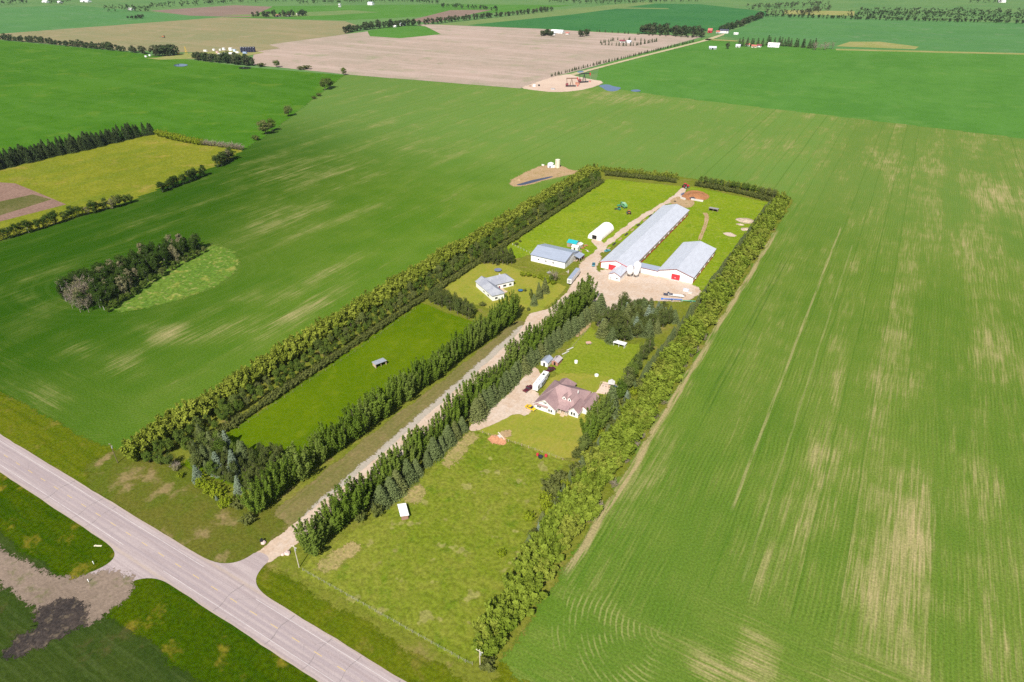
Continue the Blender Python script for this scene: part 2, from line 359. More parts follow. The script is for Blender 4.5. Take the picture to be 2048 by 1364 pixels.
# ---------------------------------------------------------------- the crop round the farm: one grid sheet with dryness, headland rings
def crop_field():
    nx, ny = 300, 230
    X = np.linspace(-800, 420, nx); Y = np.linspace(74, 925, ny)
    xx, yy = np.meshgrid(X, Y)
    dry = np.zeros_like(xx)
    for px, py, rx, ry, s in [(1634, 956, 9, 45, .9), (1609, 1057, 9, 28, .9), (1685, 1007, 8, 30, .8), (1830, 1057, 12, 40, .9), (1945, 956, 10, 30, .7),
                              (1679, 785, 5, 45, .8), (1761, 766, 10, 45, .6), (1609, 646, 16, 22, .6), (1508, 1317, 7, 9, 1.2), (1413, 1336, 6, 5, 1.2), (1750, 1180, 25, 22, .8),
                              (1600, 1170, 20, 15, .6), (1900, 1200, 25, 40, .7), (1450, 640, 10, 40, .4), (1980, 380, 30, 60, .8), (1800, 330, 50, 60, .7), (1930, 500, 40, 70, .5), (2000, 700, 30, 60, .5),
                              (332, 668, 15, 9, .95), (394, 680, 14, 12, 1.0), (446, 665, 11, 16, 1.1), (500, 650, 14, 20, .8), (585, 628, 12, 28, .9), (554, 597, 14, 24, .7), (166, 699, 12, 7, .7),
                              (262, 732, 20, 8, .7), (363, 720, 6, 14, .7), (100, 800, 25, 8, .5), (640, 560, 18, 40, .55), (640, 340, 60, 50, .6), (560, 430, 50, 40, .55), (850, 280, 70, 60, .5), (740, 240, 90, 60, .4),
                              (900, 410, 30, 50, .35), (1200, 260, 80, 80, .4), (1500, 290, 60, 60, .5), (1250, 195, 120, 50, .8), (1650, 230, 140, 40, .45), (40, 590, 14, 5, .5), (230, 560, 20, 6, .2), (1110, 350, 40, 14, .5), (700, 200, 60, 60, .3)]:
        cx, cy = U(px, py)
        dry = np.maximum(dry, s * np.exp(-(((xx - cx) / rx) ** 2 + ((yy - cy) / ry) ** 2) * .7))
    dry = np.maximum(dry, np.where(xx > -54, .34, np.where(yy > 560, .22, 0.)))
    # headland: the rounds driven parallel to the field edge before turning
    head = np.where(xx > -54, np.clip((145 - yy) / 2 + .5, 0, 1), np.where(xx < -225, np.clip((118 - yy) / 3 + .5, 0, 1), 0.))
    head = np.where((xx > -54) & (xx < -15) & (yy > 123), 0., head)
    ringc = np.where(xx > -120, 1, 0)
    cx = np.where(ringc, -18.7, -266.); cy = np.where(ringc, 123.8, 118.)
    rd = np.hypot(xx - cx, yy - cy)
    ang = np.where(ringc, np.arctan2(-(yy - cy), -(xx - cx)), np.arctan2(-(yy - cy), (xx - cx)))   # quarter facing the corner
    ring = np.clip(np.minimum(ang, math.pi / 2 - ang) / .18 + 1.2, 0, 1) * np.clip((36 - rd) / 2, 0, 1) * np.clip((rd - 1) / 2, 0, 1)
    # rings round the slough
    sx, sy = -372, 198; u_ = ((xx - sx) * .82 + (yy - sy) * .57); v_ = (-(xx - sx) * .57 + (yy - sy) * .82)
    sl_ = np.hypot(u_ / 1.15, v_ * 1.25) 
    V = np.stack([xx, yy, np.zeros_like(xx)], -1).reshape(-1, 3)
    i = np.arange(nx * ny).reshape(ny, nx)
    F = np.stack([i[:-1, :-1], i[:-1, 1:], i[1:, 1:], i[1:, :-1]], -1).reshape(-1, 4)
    # keep the cells inside the crop's outline
    poly = [U(*p) for p in [(690, 149), (1040, 177), (1190, 172), (1330, 192), (2048, 277), (2500, 330)]] + [(420, 800), (420, 74), (-800, 74)] + \
           [U(*p) for p in [(-700, 720), (-300, 572), (0, 480), (270, 397), (440, 328), (492, 297), (545, 262), (600, 219)]]
    pa = np.array(poly)
    cxy = V[F].mean(1)[:, :2]
    ins = np.zeros(len(cxy), bool)
    for k in range(len(pa)):
        x1, y1 = pa[k]; x2, y2 = pa[(k + 1) % len(pa)]
        c = ((y1 > cxy[:, 1]) != (y2 > cxy[:, 1])) & (cxy[:, 0] < (x2 - x1) * (cxy[:, 1] - y1) / (y2 - y1 + 1e-12) + x1)
        ins ^= c
    F = F[ins]
    me = mesh_np('crop_field', V, F, {'dry': dry, 'head': head, 'rd': rd, 'ring': ring, 'slough': sl_})
    m = Mat('row_crop'); P = m.pos(); xyz = m.sep(P)
    big = m.noise(P, .006, 3, .6); midn = m.noise(P, .035, 3, .6)
    c = m.mix(m.mr(m.mth('ADD', m.mth('MULTIPLY', big, .65), m.mth('MULTIPLY', midn, .35)), .40, .60), (.066, .138, .010), (.096, .164, .017))
    # darker, fuller green towards the west and the highway corner
    c = m.mix(m.mr(m.mth('ADD', xyz[0], m.mth('MULTIPLY', xyz[1], .45)), -90, -350, 0, .97), c, (.020, .064, .002))
    c = m.mix(m.mr(xyz[1], 380, 640, 0, .75), c, (.115, .200, .042))
    c = m.mix(m.mr(xyz[0], -70, -30, 0, .45), c, (.090, .142, .022))
    # seeding rows: streaks along the drive, across the slope on the headland
    # wander of the rows
    wob = m.n('ShaderNodeCombineXYZ'); m.put(wob.inputs[0], m.mth('MULTIPLY', m.noise(m.vmul(P, (.0, .006, 0)), 1, 1), 2.0))
    Pw = m.vadd(P, wob.outputs[0])
    hd = m.attr('head')
    def along_rows(kx, ky, off, det=3):
        a = m.noise(m.vmul(m.vadd(Pw, (off, off * .7, 0)), (kx, ky, 1)), 1, det, .62); b = m.noise(m.vmul(m.vadd(P, (off, off, 0)), (ky, kx, 1)), 1, det, .62)
        nd = m.n('ShaderNodeMix', data_type='FLOAT'); m.put(nd.inputs[0], hd); m.put(nd.inputs[2], a); m.put(nd.inputs[3], b); return nd.outputs[0]
    # drill passes about 12 m wide, each with its own stand of crop
    px_ = m.mth('DIVIDE', m.mth('ADD', m.sep(Pw)[0], m.mth('MULTIPLY', m.noise(m.vmul(P, (.0, .02, 0)), 1, 1), .6)), 12.2)
    wn_ = m.n('ShaderNodeTexWhiteNoise', noise_dimensions='1D'); m.put(wn_.inputs['W'], m.mth('FLOOR', px_)); band = wn_.outputs['Value']
    gap = m.mr(m.mth('ABSOLUTE', m.mth('SUBTRACT', m.mth('FRACT', px_), .5)), .42, .49)
    patch = along_rows(.050, .009, 3, 4); med = along_rows(.36, .014, 47); fine = along_rows(1.5, .05, 91, 2)
    dr = m.attr('dry'); blot = m.noise(m.vadd(P, (71, 13, 0)), .06, 4, .65)
    def lin(*tm):
        r = None
        for v, k in tm:
            x = m.mth('MULTIPLY', m.mth('SUBTRACT', v, .5), k); r = x if r is None else m.mth('ADD', r, x)
        return r
    D = m.mth('ADD', m.mth('MULTIPLY', dr, .34), lin((patch, .85), (blot, .45), (band, .12)))
    amp = m.mth('ADD', .55, m.mth('MULTIPLY', dr, .7))
    pale = m.mth('ADD', m.mth('SUBTRACT', D, .06), m.mth('MULTIPLY', amp, lin((fine, .8), (med, .5))))
    c = m.mix(m.mth('MULTIPLY', m.mr(pale, -.16, .34), m.mr(xyz[0], -190, -50, .34, .66)), c, (.150, .182, .036))
    c = m.mix(m.mth('MULTIPLY', m.mr(pale, .06, .62), m.mr(xyz[0], -140, -50, .8, 1.0)), c, (.33, .27, .13))
    c = m.mix(m.mth('MULTIPLY', m.mth('MULTIPLY', gap, m.mth('SUBTRACT', 1.0, hd)), m.mr(m.mth('FRACT', m.mth('MULTIPLY', band, 5.7)), .4, .8, 0, .42)), c, (.042, .105, .008))
    # headland rings at the corners and round the slough
    rw = m.mth('SINE', m.mth('MULTIPLY', m.mth('ADD', m.attr('rd'), m.mth('MULTIPLY', m.noise(P, .25, 1), .5)), 2 * math.pi / 1.7))
    ringc_ = m.mr(xyz[0], -130, -100)
    rf = m.mth('MULTIPLY', m.mth('MULTIPLY', m.mr(rw, .2, .9), m.attr('ring')), m.mr(m.noise(m.vadd(P, (5, 5, 0)), .09, 4), .44, .60))
    c = m.mix(m.mth('MULTIPLY', rf, m.mth('ADD', .10, m.mth('MULTIPLY', ringc_, .45))), c, (.26, .26, .09))
    sw = m.mth('SINE', m.mth('MULTIPLY', m.mth('ADD', m.attr('slough'), m.mth('MULTIPLY', m.noise(P, .02, 2), 6)), 2 * math.pi / 7))
    sm = m.mth('MULTIPLY', m.mr(m.attr('slough'), 85, 55), m.mr(sw, .1, .9))
    c = m.mix(m.mth('MULTIPLY', sm, .09), c, (.12, .17, .035))
    # wheel tracks: narrow, a few across, one bare trail beside the windbreak
    def track(x0, w, amt, col, y0=86, y1=900, wob=1.2):
        d = m.mth('ABSOLUTE', m.mth('SUBTRACT', m.mth('ADD', xyz[0], m.mth('MULTIPLY', m.mth('SUBTRACT', m.noise(m.vmul(P, (0, .03, 0)), 1, 2), .5), wob)), x0))
        f = m.mth('MULTIPLY', m.mr(d, w, w * .45), m.mth('MULTIPLY', m.mr(xyz[1], y0, y0 + 6), m.mr(xyz[1], y1, y1 - 10)))
        return m.mth('MULTIPLY', m.mth('MULTIPLY', f, amt), m.mr(m.noise(m.vmul(P, (1, .05, 1)), .9, 2), .3, .55))
    c = m.mix(track(-15.2, .75, .6, None, 180, 500), c, (.28, .25, .11))
    c = m.mix(track(-53.8, 1.9, .72, None, 125, 470, 4), c, (.36, .27, .15))
    c = m.mix(track(-4.5, .6, .3, None, 150, 470), c, (.30, .27, .12))
    c = m.mix(track(-40.5, .8, .3, None, 230, 420), c, (.025, .075, .008))
    c = m.mix(track(-38, .7, .3, None, 230, 420), c, (.025, .075, .008))
    # drill rows
    rowx = m.mth('SINE', m.mth('MULTIPLY', m.mth('ADD', xyz[0], m.mth('MULTIPLY', m.noise(m.vmul(P, (.02, .02, 0)), 1, 2), 6)), 2 * math.pi / 1.5))
    rowf = m.mth('MULTIPLY', m.mth('SUBTRACT', 1.0, hd), m.mr(m.noise(m.vadd(P, (9, 31, 0)), .03, 3), .35, .65))
    g = m.noise(P, 1.4, 3, .7)
    c = m.gray(c, m.mth('ADD', m.mr(g, .28, .72, .76, 1.26), m.mth('MULTIPLY', m.mth('MULTIPLY', rowx, rowf), .10)))
    m.matte(c, m.bump(g, .25, .5))
    tag(link('field', me, m.m), kind='structure')
crop_field()

# ---------------------------------------------------------------- farm grass, verges, lanes
G['verge'] = ground_mat('verge_grass', (.105, .140, .010), (.145, .160, .016), (.22, .18, .065), .75, .03, .28, .9, streak=(.02, .5), samt=.55, S=(.068, .098, .006))
G['verge2'] = ground_mat('ditch_grass', (.064, .112, .006), (.092, .130, .008), (.36, .25, .10), .75, .03, .35, .8, streak=(.015, .25), samt=.6, S=(.040, .095, .006))
G['south'] = ground_mat('south_crop', (.046, .082, .014), (.062, .098, .016), (.14, .115, .045), .5, .03, .22, .9, streak=(.03, .7), samt=.55, S=(.095, .135, .035))
G['farm'] = ground_mat('farm_grass', (.130, .170, .014), (.165, .190, .022), (.24, .20, .06), .6, .03, .25, .8)
G['lush'] = ground_mat('lush_pasture', (.078, .150, .004), (.098, .168, .006), (.125, .19, .012), .7, .03, .14, .9, streak=(.08, .02), samt=.4, S=(.062, .125, .004), bump=.1)
G['back'] = ground_mat('back_pasture', (.135, .200, .012), (.170, .220, .018), (.105, .175, .012), .7, .03, .22, .6, spots=((.2, .23, .05), .25, .6, .6))
G['lawn'] = ground_mat('mown_lawn', (.165, .210, .022), (.205, .220, .032), (.13, .19, .02), .7, .04, .12, .9, streak=(.6, .08), samt=.3, S=(.22, .22, .05), bump=.05)
G['horse'] = ground_mat('grazed_pasture', (.140, .170, .018), (.185, .190, .034), (.100, .150, .012), .75, .035, .32, .7, spots=((.30, .25, .12), .16, .62, .55))
G['mid2'] = ground_mat('house_pasture', (.145, .195, .012), (.175, .210, .020), (.19, .21, .03), .5, .05, .2, .8)
G['dry2'] = ground_mat('dry_verge', (.155, .155, .032), (.120, .155, .020), (.34, .25, .15), .85, .022, .25, .9)
G['gravel'] = ground_mat('gravel', (.47, .345, .245), (.52, .41, .32), (.42, .28, .18), .6, .05, .12, 1.0, streak=(.9, .05), samt=.25, S=(.54, .45, .37), bump=.05)
G['dirt'] = ground_mat('bare_dirt', (.32, .215, .110), (.37, .26, .15), (.17, .17, .03), .8, .09, .25, .9)
G['strip'] = ground_mat('worn_grass', (.30, .23, .10), (.22, .20, .06), (.16, .18, .03), .8, .12, .25, .9)
G['paleroad'] = ground_mat('worn_gravel', (.37, .325, .275), (.34, .305, .245), (.26, .23, .12), .45, .05, .08, 1.0)
G['mud'] = ground_mat('wet_mud', (.030, .024, .021), (.055, .042, .034), (.13, .10, .065), .8, .12, .35, 1.0, rough=.6)
G['graysoil'] = ground_mat('gray_soil', (.185, .140, .105), (.225, .170, .130), (.10, .11, .035), .6, .06, .16, 1.0)
G['burn'] = ground_mat('manure', (.30, .13, .055), (.36, .17, .08), (.2, .10, .05), .6, .15, .25, 1.0)

def rect(x0, x1, y0, y1): return [(x0, y0), (x1, y0), (x1, y1), (x0, y1)]
sheet('south_field', [(-1500, -400), (700, -400), (700, 48), (-1500, 52)], .008, G['south'], step=6, jit=.6, edge=5)
sheet('verge', [(-1500, 49), (700, 47), (700, 66), (-1500, 66)], .03, G['verge2'], step=4, jit=.9, edge=4.5)
sheet('verge', [(-1500, 70), (700, 70), (700, 87.5), (-52, 88.2), (-56, 90), (-238, 90), (-246, 88), (-1500, 88)], .03, G['verge'], step=4, jit=.6, edge=4.5)
sheet('grassland', [(-229, 84), (-58, 84), (-57.5, 120), (-57.5, 300), (-57, 540), (-62, 548), (-150, 556), (-215, 546), (-229, 530)], .045, G['farm'], step=4, jit=.8, edge=4.5)
sheet('grassland', [U(*p) for p in [(150, 945), (280, 885), (400, 955), (470, 1040), (585, 1010), (600, 1045), (530, 1090), (480, 1125), (430, 1130), (300, 1040)]], .058, G['dry2'], soft=1, step=2, jit=.5, edge=4.5)
sheet('pasture', [(-204, 100), (-204, 252), (-186, 249), (-162, 248), (-156, 240), (-163, 105)], .062, G['lush'], step=3, jit=.3, edge=3.5)
sheet('pasture', [(-203, 330), (-203, 518), (-143, 530), (-140, 465), (-141, 400), (-150, 360), (-180, 357), (-190, 335)], .062, G['back'], step=3, jit=.4, edge=3.5)
sheet('pasture', [(-116, 350), (-67, 350), (-67, 524), (-134, 534), (-138, 470), (-116, 464)], .062, G['back'], step=3, jit=.4, edge=3.5)
sheet('pasture', [U(*p) for p in [(605, 1142), (640, 1110), (760, 1040), (950, 865), (1130, 925), (1090, 985), (1030, 1110), (965, 1250), (945, 1320), (905, 1305)]], .062, G['horse'], step=3, jit=.5, edge=3.5)
sheet('pasture', [U(*p) for p in [(1130, 760), (1110, 735), (1180, 655), (1215, 690), (1290, 690), (1240, 790), (1170, 765)]], .062, G['mid2'], step=3, jit=.5, edge=3.5)
sheet('lawn', [U(*p) for p in [(950, 858), (1000, 835), (1060, 825), (1085, 790), (1110, 748), (1180, 750), (1225, 757), (1242, 790), (1175, 880), (1140, 922), (1060, 892), (985, 868)]], .07, G['lawn'], step=3, jit=.3, soft=1, edge=2.5)
sheet('lawn', [U(*p) for p in [(890, 578), (960, 530), (1000, 528), (1060, 548), (1105, 565), (1130, 575), (1100, 605), (1070, 628), (1050, 618), (1000, 622), (930, 600)]], .07, G['lawn'], step=3, jit=.3, edge=2.5)
# slough meadow in the crop
sheet('slough_meadow', [U(*p) for p in [(225, 622), (290, 612), (380, 588), (440, 563), (468, 535), (462, 505), (420, 492), (380, 505), (300, 530), (220, 575)]], .03, ground_mat('slough_grass', (.080, .155, .022), (.105, .17, .026), (.24, .24, .06), .7, .03, .35, .5, spots=((.30, .28, .11), .3, .58, .45)), soft=2, step=2, jit=.8, edge=8)
# lanes and yards
drive = [(-146.2, 82), (-144.8, 90), (-144.3, 100), (-142, 127), (-141.3, 153), (-140.2, 198), (-140.6, 250), (-143.5, 262), (-146.5, 272), (-144, 276), (-139, 284), (-139.5, 300), (-141, 316),
         (-134, 316), (-132.5, 300), (-132, 280), (-132.5, 250), (-133, 198), (-134.4, 153), (-135.5, 127), (-137.5, 100), (-138, 90), (-139.5, 82)]
sheet('driveway', drive, .09, G['gravel'], step=2, jit=.35, soft=1, edge=1.0)
sheet('verge', [(-154, 100), (-152.5, 150), (-149.5, 200), (-148, 262), (-141, 264), (-140.5, 198), (-141.5, 153), (-143, 98)], .074, ground_mat('lane_verge_grass', (.215, .195, .080), (.175, .180, .060), (.27, .22, .11), .6, .05, .18, .9, streak=(.5, .03), samt=.5, S=(.14, .165, .035)), step=2, jit=.4, edge=2.5)
sheet('lane_edge', [(-143.6, 104), (-143.2, 150), (-142.6, 200), (-143, 258), (-139, 262), (-138.5, 198), (-139.5, 153), (-141, 104)], .08, G['paleroad'], step=2, jit=.25, edge=3.5)
yard = [(1070, 668), (1105, 635), (1150, 600), (1140, 578), (1165, 548), (1160, 532), (1178, 515), (1195, 505), (1200, 516), (1188, 533), (1190, 543), (1204, 549), (1203, 540), (1245, 545), (1290, 545), (1335, 556), (1392, 572), (1398, 585), (1372, 602),
        (1310, 600), (1262, 600), (1240, 618), (1205, 655), (1197, 650), (1215, 615), (1195, 603), (1168, 604), (1130, 628)]
sheet('gravel_yard', yard, .094, G['gravel'], px=True, soft=1, step=2, jit=.4, edge=3.2)
sheet('farm_lane', [(1178, 515), (1225, 473), (1275, 435), (1325, 407), (1350, 390), (1366, 374), (1374, 372), (1362, 396), (1382, 404), (1368, 412), (1340, 402), (1300, 428), (1258, 458), (1212, 494), (1192, 514)], .088, G['gravel'], px=True, soft=1, step=2, jit=.5, edge=1.0)
sheet('farm_lane', [(1180, 478), (1204, 482), (1214, 500), (1204, 506), (1194, 494)], .086, G['gravel'], px=True, soft=1, step=2, jit=.3, edge=1.0)
sheet('house_driveway', [(938, 858), (952, 838), (992, 812), (1042, 765), (1060, 735), (1072, 735), (1084, 755), (1064, 778), (1078, 790), (1074, 805), (1068, 815), (1052, 832), (1032, 825), (1004, 840), (968, 856), (946, 862)], .096, G['gravel'], px=True, soft=1, step=1.5, jit=.25, edge=0.9)
for bs in ([(640, 1132), (668, 1112), (705, 1092), (712, 1096), (690, 1112), (655, 1138)], [(815, 1000), (838, 974), (842, 980), (826, 1002)], [(892, 925), (915, 895), (945, 868), (949, 871), (922, 903), (898, 928)]):
    sheet('bare_strip', bs, .078, G['strip'], px=True, soft=1, step=1.5, jit=.5, edge=4.5)
sheet('bare_patch', [(1385, 400), (1352, 392), (1340, 408), (1375, 416), (1386, 410)], .1, G['dirt'], px=True, soft=2, step=1, jit=.4, edge=2.4)
sheet('manure_heap_ground', [(1363, 391), (1380, 381), (1400, 382), (1418, 391), (1412, 400), (1390, 402), (1370, 398)], .104, G['burn'], px=True, soft=2, step=1, jit=.3, edge=2)
sheet('bare_patch', [(1476, 441), (1490, 436), (1506, 440), (1504, 446), (1488, 447)], .1, ground_mat('pale_rubble', (.36, .29, .19), (.30, .25, .13), None, 0, .3, .3, 1.2), px=True, soft=2, step=1, jit=.4, edge=2.4)
sheet('bare_patch', [(1446, 466), (1462, 466), (1472, 473), (1458, 472)], .1, G['gravel'], px=True, soft=2, step=1, jit=.3, edge=2.4)
sheet('bare_patch', [(1484, 458), (1496, 456), (1496, 460), (1486, 461)], .1, G['gravel'], px=True, soft=2, step=1, jit=.3, edge=2.4)
sheet('bare_patch', [(1150, 675), (1156, 650), (1172, 632), (1182, 640), (1165, 665)], .1, G['dirt'], px=True, soft=1, step=1, jit=.4, edge=2.4)
sheet('sand_pit', [(1192, 786), (1207, 764), (1235, 770), (1234, 792)], .11, ground_mat('sand', (.56, .42, .33), (.6, .46, .37), None, 0, .1, .1, 1.2), px=True, step=1, jit=.15, edge=0.4)
sheet('bare_patch', [(981, 878), (985, 873), (1000, 873), (1010, 880), (1006, 887), (988, 886)], .1, ground_mat('red_shale', (.48, .22, .12), (.52, .26, .14), None, 0, .3, .2, 1.2), px=True, soft=2, step=.8, jit=.15, edge=2.4)
sheet('bare_patch', [(1000, 868), (1015, 862), (1022, 870), (1008, 873)], .1, G['dirt'], px=True, soft=2, step=1, jit=.2, edge=2.4)
sheet('well_pad', [(1020, 365), (1040, 352), (1075, 335), (1100, 330), (1125, 333), (1140, 342), (1180, 342), (1180, 344), (1140, 348), (1100, 356), (1060, 368), (1030, 373)], .03, G['dirt'], px=True, soft=1, step=2, jit=.6, edge=4)
sheet('pond', [(1030, 370), (1045, 366), (1060, 361), (1080, 357), (1105, 352), (1106, 354), (1085, 360), (1060, 367), (1042, 371)], .05, plain('dark_water', (.05, .05, .075), .08, 0, .5, .05), px=True, soft=2, step=1, jit=.2)
sheet('well_pad', [(1042, 176), (1060, 170), (1100, 156), (1135, 148), (1145, 151), (1180, 159), (1208, 163), (1190, 173), (1150, 182), (1105, 184), (1070, 180)], .03, ground_mat('pad_gravel', (.52, .40, .31), (.47, .35, .27), None, 0, .02, .1, .6, bump=0), px=True, soft=1, step=4, jit=.5, edge=4)
sheet('gravel_lane', [(1100, 157), (1140, 148), (1260, 117), (1400, 82), (1418, 76), (1450, 66), (1448, 70), (1420, 80), (1300, 110), (1200, 136), (1150, 150)], .02, ground_mat('lane_gravel', (.42, .35, .22), (.36, .32, .18), None, 0, .02, .1, .5, bump=0), px=True, step=10, jit=.6)
sheet('gravel_lane', [(1410, 77), (1475, 81), (1475, 83), (1410, 80)], .02, G['dryg'], px=True, step=10, jit=.6)
WAT = plain('puddle_water', (.06, .085, .16), .06, 0, .6, .05)
sheet('puddle', [(1195, 171), (1215, 168), (1228, 173), (1245, 175), (1232, 183), (1213, 182), (1206, 176)], .04, WAT, px=True, soft=2, step=3, jit=.8)
sheet('puddle', [(1258, 181), (1275, 178), (1284, 182), (1270, 184)], .04, WAT, px=True, soft=2, step=3, jit=.8)
sheet('puddle', [(1152, 144), (1162, 141), (1170, 143), (1160, 146)], .04, WAT, px=True, soft=2, step=3, jit=.8)
sheet('puddle', [(345, 130), (360, 127), (378, 129), (370, 133), (352, 133)], .04, WAT, px=True, soft=2, step=3, jit=.8)
sheet('puddle', [(475, 135), (490, 133), (505, 135), (498, 138), (480, 138)], .04, plain('dark_puddle', (.02, .03, .015), .1, 0, .5, .05), px=True, soft=2, step=3, jit=.5)
# two-track trail in the east pasture
for dx in (0, 4):
    sheet('trail', [(1408 + dx, 425), (1413 + dx, 430), (1412 + dx, 445), (1398 + dx, 480), (1396 + dx, 480), (1409 + dx, 447), (1410.5 + dx, 432), (1406 + dx, 427)], .09, G['dirt'], px=True, soft=1, step=1, jit=.12, edge=0.6)
for k in range(9):
    a = .12 + k * .09
    x, y = U(1200 + 135 * a, 510 - 105 * a)
    sheet('rut', [(x - .5, y - 3), (x + .5, y - 2), (x + .4, y + 2.5), (x - .4, y + 3)], .098, G['mud'] if k % 2 else G['dirt'], soft=1, step=.8, jit=.1, edge=0.8)
# south-west approach: gray tilled ground and a black wet spot
sheet('field_approach', [(0, 1116), (50, 1142), (110, 1170), (165, 1163), (215, 1150), (262, 1168), (205, 1222), (170, 1240), (120, 1225), (75, 1196), (0, 1150), (-90, 1096), (-90, 1066)], .116, G['graysoil'], px=True, soft=1, step=1.2, jit=.5, edge=5.5)
sheet('wet_spot', [(88, 1224), (104, 1212), (138, 1208), (158, 1224), (162, 1240), (136, 1256), (112, 1264), (70, 1288), (30, 1302), (26, 1296), (64, 1276), (90, 1254)], .121, G['mud'], px=True, soft=1, step=1, jit=.6, edge=5.5)

# ---------------------------------------------------------------- highway
def asphalt():
    m = Mat('asphalt'); P = m.pos(); xyz = m.sep(P)
    a = m.noise(m.vmul(P, (.03, 1.1, 1)), 1, 3, .6); b = m.noise(P, .35, 4, .65); g = m.noise(P, 4, 2, .7)
    c = m.mix(m.mr(a, .35, .65), (.305, .245, .240), (.38, .315, .302))
    c = m.mix(m.mth('MULTIPLY', m.mr(b, .52, .72), .4), c, (.30, .25, .255))
    wp = m.mth('ABSOLUTE', m.mth('SUBTRACT', m.mth('ABSOLUTE', m.mth('SUBTRACT', m.mth('ABSOLUTE', m.mth('SUBTRACT', xyz[1], 67.85)), 1.87)), .9))
    c = m.mix(m.mth('MULTIPLY', m.mr(wp, .75, .2), m.mr(m.noise(m.vmul(P, (.02, .4, 1)), 1, 3), .3, .6, .25, .75)), c, (.30, .245, .25))
    sh_ = m.mth('ABSOLUTE', m.mth('SUBTRACT', xyz[1], 67.85)); c = m.mix(m.mth('MULTIPLY', m.mth('MULTIPLY', m.mr(m.mth('ADD', sh_, m.mth('MULTIPLY', b, 1.2)), 5.7, 6.5), m.mr(sh_, 6.7, 6.1)), .6), c, (.38, .30, .24))
    ck = m.n('ShaderNodeTexVoronoi', feature='DISTANCE_TO_EDGE'); m.put(ck.inputs['Vector'], m.vmul(m.vadd(P, (0, 0, 0)), (.10, .25, 1))); ck.inputs['Scale'].default_value = 1
    c = m.mix(m.mth('MULTIPLY', m.mr(ck.outputs['Distance'], .012, .0), .35), c, (.2, .17, .17))
    c = m.gray(c, m.mr(g, .3, .7, .9, 1.1))
    return m.bsdf(c, .9, 0, .25)
ASP = asphalt()
HY0, HY1 = 61.9, 73.8
hw = sheet('highway', [(-2600, HY0), (-420, HY0), (-200, HY0), (-188.5, HY0 - .3), (-184.2, 59.5), (-184.0, 55), (-187, 49.5), (-175.5, 47), (-172.5, 53), (-170, 58.5), (-164.5, HY0 - .3), (-156, HY0), (200, HY0), (900, HY0), (900, HY1), (200, HY1), (-124, HY1), (-133, HY1 + .3), (-137.8, 76.2), (-139.6, 80), (-139.9, 85),
                      (-146.3, 85), (-147, 80.5), (-149.5, 76.8), (-155, HY1 + .4), (-166, HY1), (-420, HY1), (-2600, HY1)], .11, ASP, soft=2, step=4, jit=.12)
white = plain('road_white', (.50, .455, .445), .7, 0, .2, .15); yel = plain('road_yellow', (.55, .40, .16), .7, 0, .2, .15); tar = plain('tar', (.23, .195, .19), .7, 0, .2, .1)
yc = (HY0 + HY1) / 2
for y0 in (yc - 3.75, yc + 3.75):
    segs = [(-2600, -187), (-166, 900)] if y0 < yc else [(-2600, -156), (-132, 900)]
    for a, b in segs: MB().box(a, b, y0 - .07, y0 + .07, .112, .1165).build('edge_line', white, hw)
k = 0
dash = MB().box(-1.5, 1.5, -.085, .085, 0, .0045).mesh('lane_dash')
for i in range(46):
    link('lane_dash', dash, yel, hw, (-330 + i * 8.75, yc, .1125))
for x, w in ((-232, .2), (-214, .16), (-206, .14), (-140, .16), (-118, .2), (-103, .14), (-92, .14), (-78, .2)):
    MB().add([(x + .9 * math.sin(j) * .5, yc - 5.6 + j * 1.4, .1122) for j in range(9)] + [(x + w + .9 * math.sin(j) * .5, yc - 5.6 + j * 1.4, .1122) for j in range(9)],
             [(j, j + 9, j + 10, j + 1) for j in range(8)]).build('tar_seam', tar, hw)
for y in (yc + 2.9, yc - 2.6):
    MB().box(-2000, 900, y, y + .05, .1112, .1118).build('tar_seam', tar, hw)
# ---------------------------------------------------------------- trees: crowns of leaf-sized faces, a few variants of each kind
BARK = plain('bark', (.16, .13, .10), .9, 0, .1, .25, 1.5)
BARKW = plain('pale_bark', (.42, .40, .36), .85, 0, .1, .25, 1.5)
TWIG = plain('dead_twigs', (.27, .22, .18), .9, 0, .1, .25, 1.0)
LEAF = {
    'poplar': leaf_mat('poplar_leaves', (.068, .122, .010), (.168, .235, .034), .30, (.21, .24, .07), .35),
    'spruce': leaf_mat('spruce_needles', (.064, .092, .030), (.155, .190, .072), .12, (.17, .17, .05), .45),
    'blue': leaf_mat('blue_spruce_needles', (.110, .155, .095), (.225, .275, .190), .12, (.13, .17, .07), .6),
    'pine': leaf_mat('pine_needles', (.048, .070, .016), (.118, .136, .036), .12, (.07, .11, .026), .5),
    'caragana': leaf_mat('caragana_leaves', (.120, .165, .012), (.310, .345, .050), .30, (.19, .23, .035), .4),
    'willow': leaf_mat('willow_leaves', (.080, .138, .009), (.280, .345, .045), .34, (.32, .31, .06), .40),
    'elm': leaf_mat('elm_leaves', (.062, .112, .014), (.145, .195, .034), .28, (.18, .165, .08), .45),
    'hedge': leaf_mat('hedge_leaves', (.078, .098, .024), (.160, .175, .048), .25, (.12, .155, .03), .4),
    'lime': leaf_mat('lime_shrub_leaves', (.165, .225, .010), (.275, .320, .026), .32),
    'aspen': leaf_mat('aspen_leaves', (.024, .052, .008), (.066, .108, .020), .25, (.10, .13, .04), .25),
    'gray': leaf_mat('sparse_gray_leaves', (.150, .145, .065), (.255, .235, .125), .22, (.25, .20, .14), .5),
    'dark': leaf_mat('dark_spruce_needles', (.024, .042, .014), (.060, .085, .030), .12, (.07, .09, .03), .4),
    'far': leaf_mat('distant_leaves', (.034, .062, .022), (.075, .105, .038), .2, (.11, .105, .06), .5),
}
def unit(a): return a / np.maximum(np.linalg.norm(a, axis=-1, keepdims=True), 1e-9)
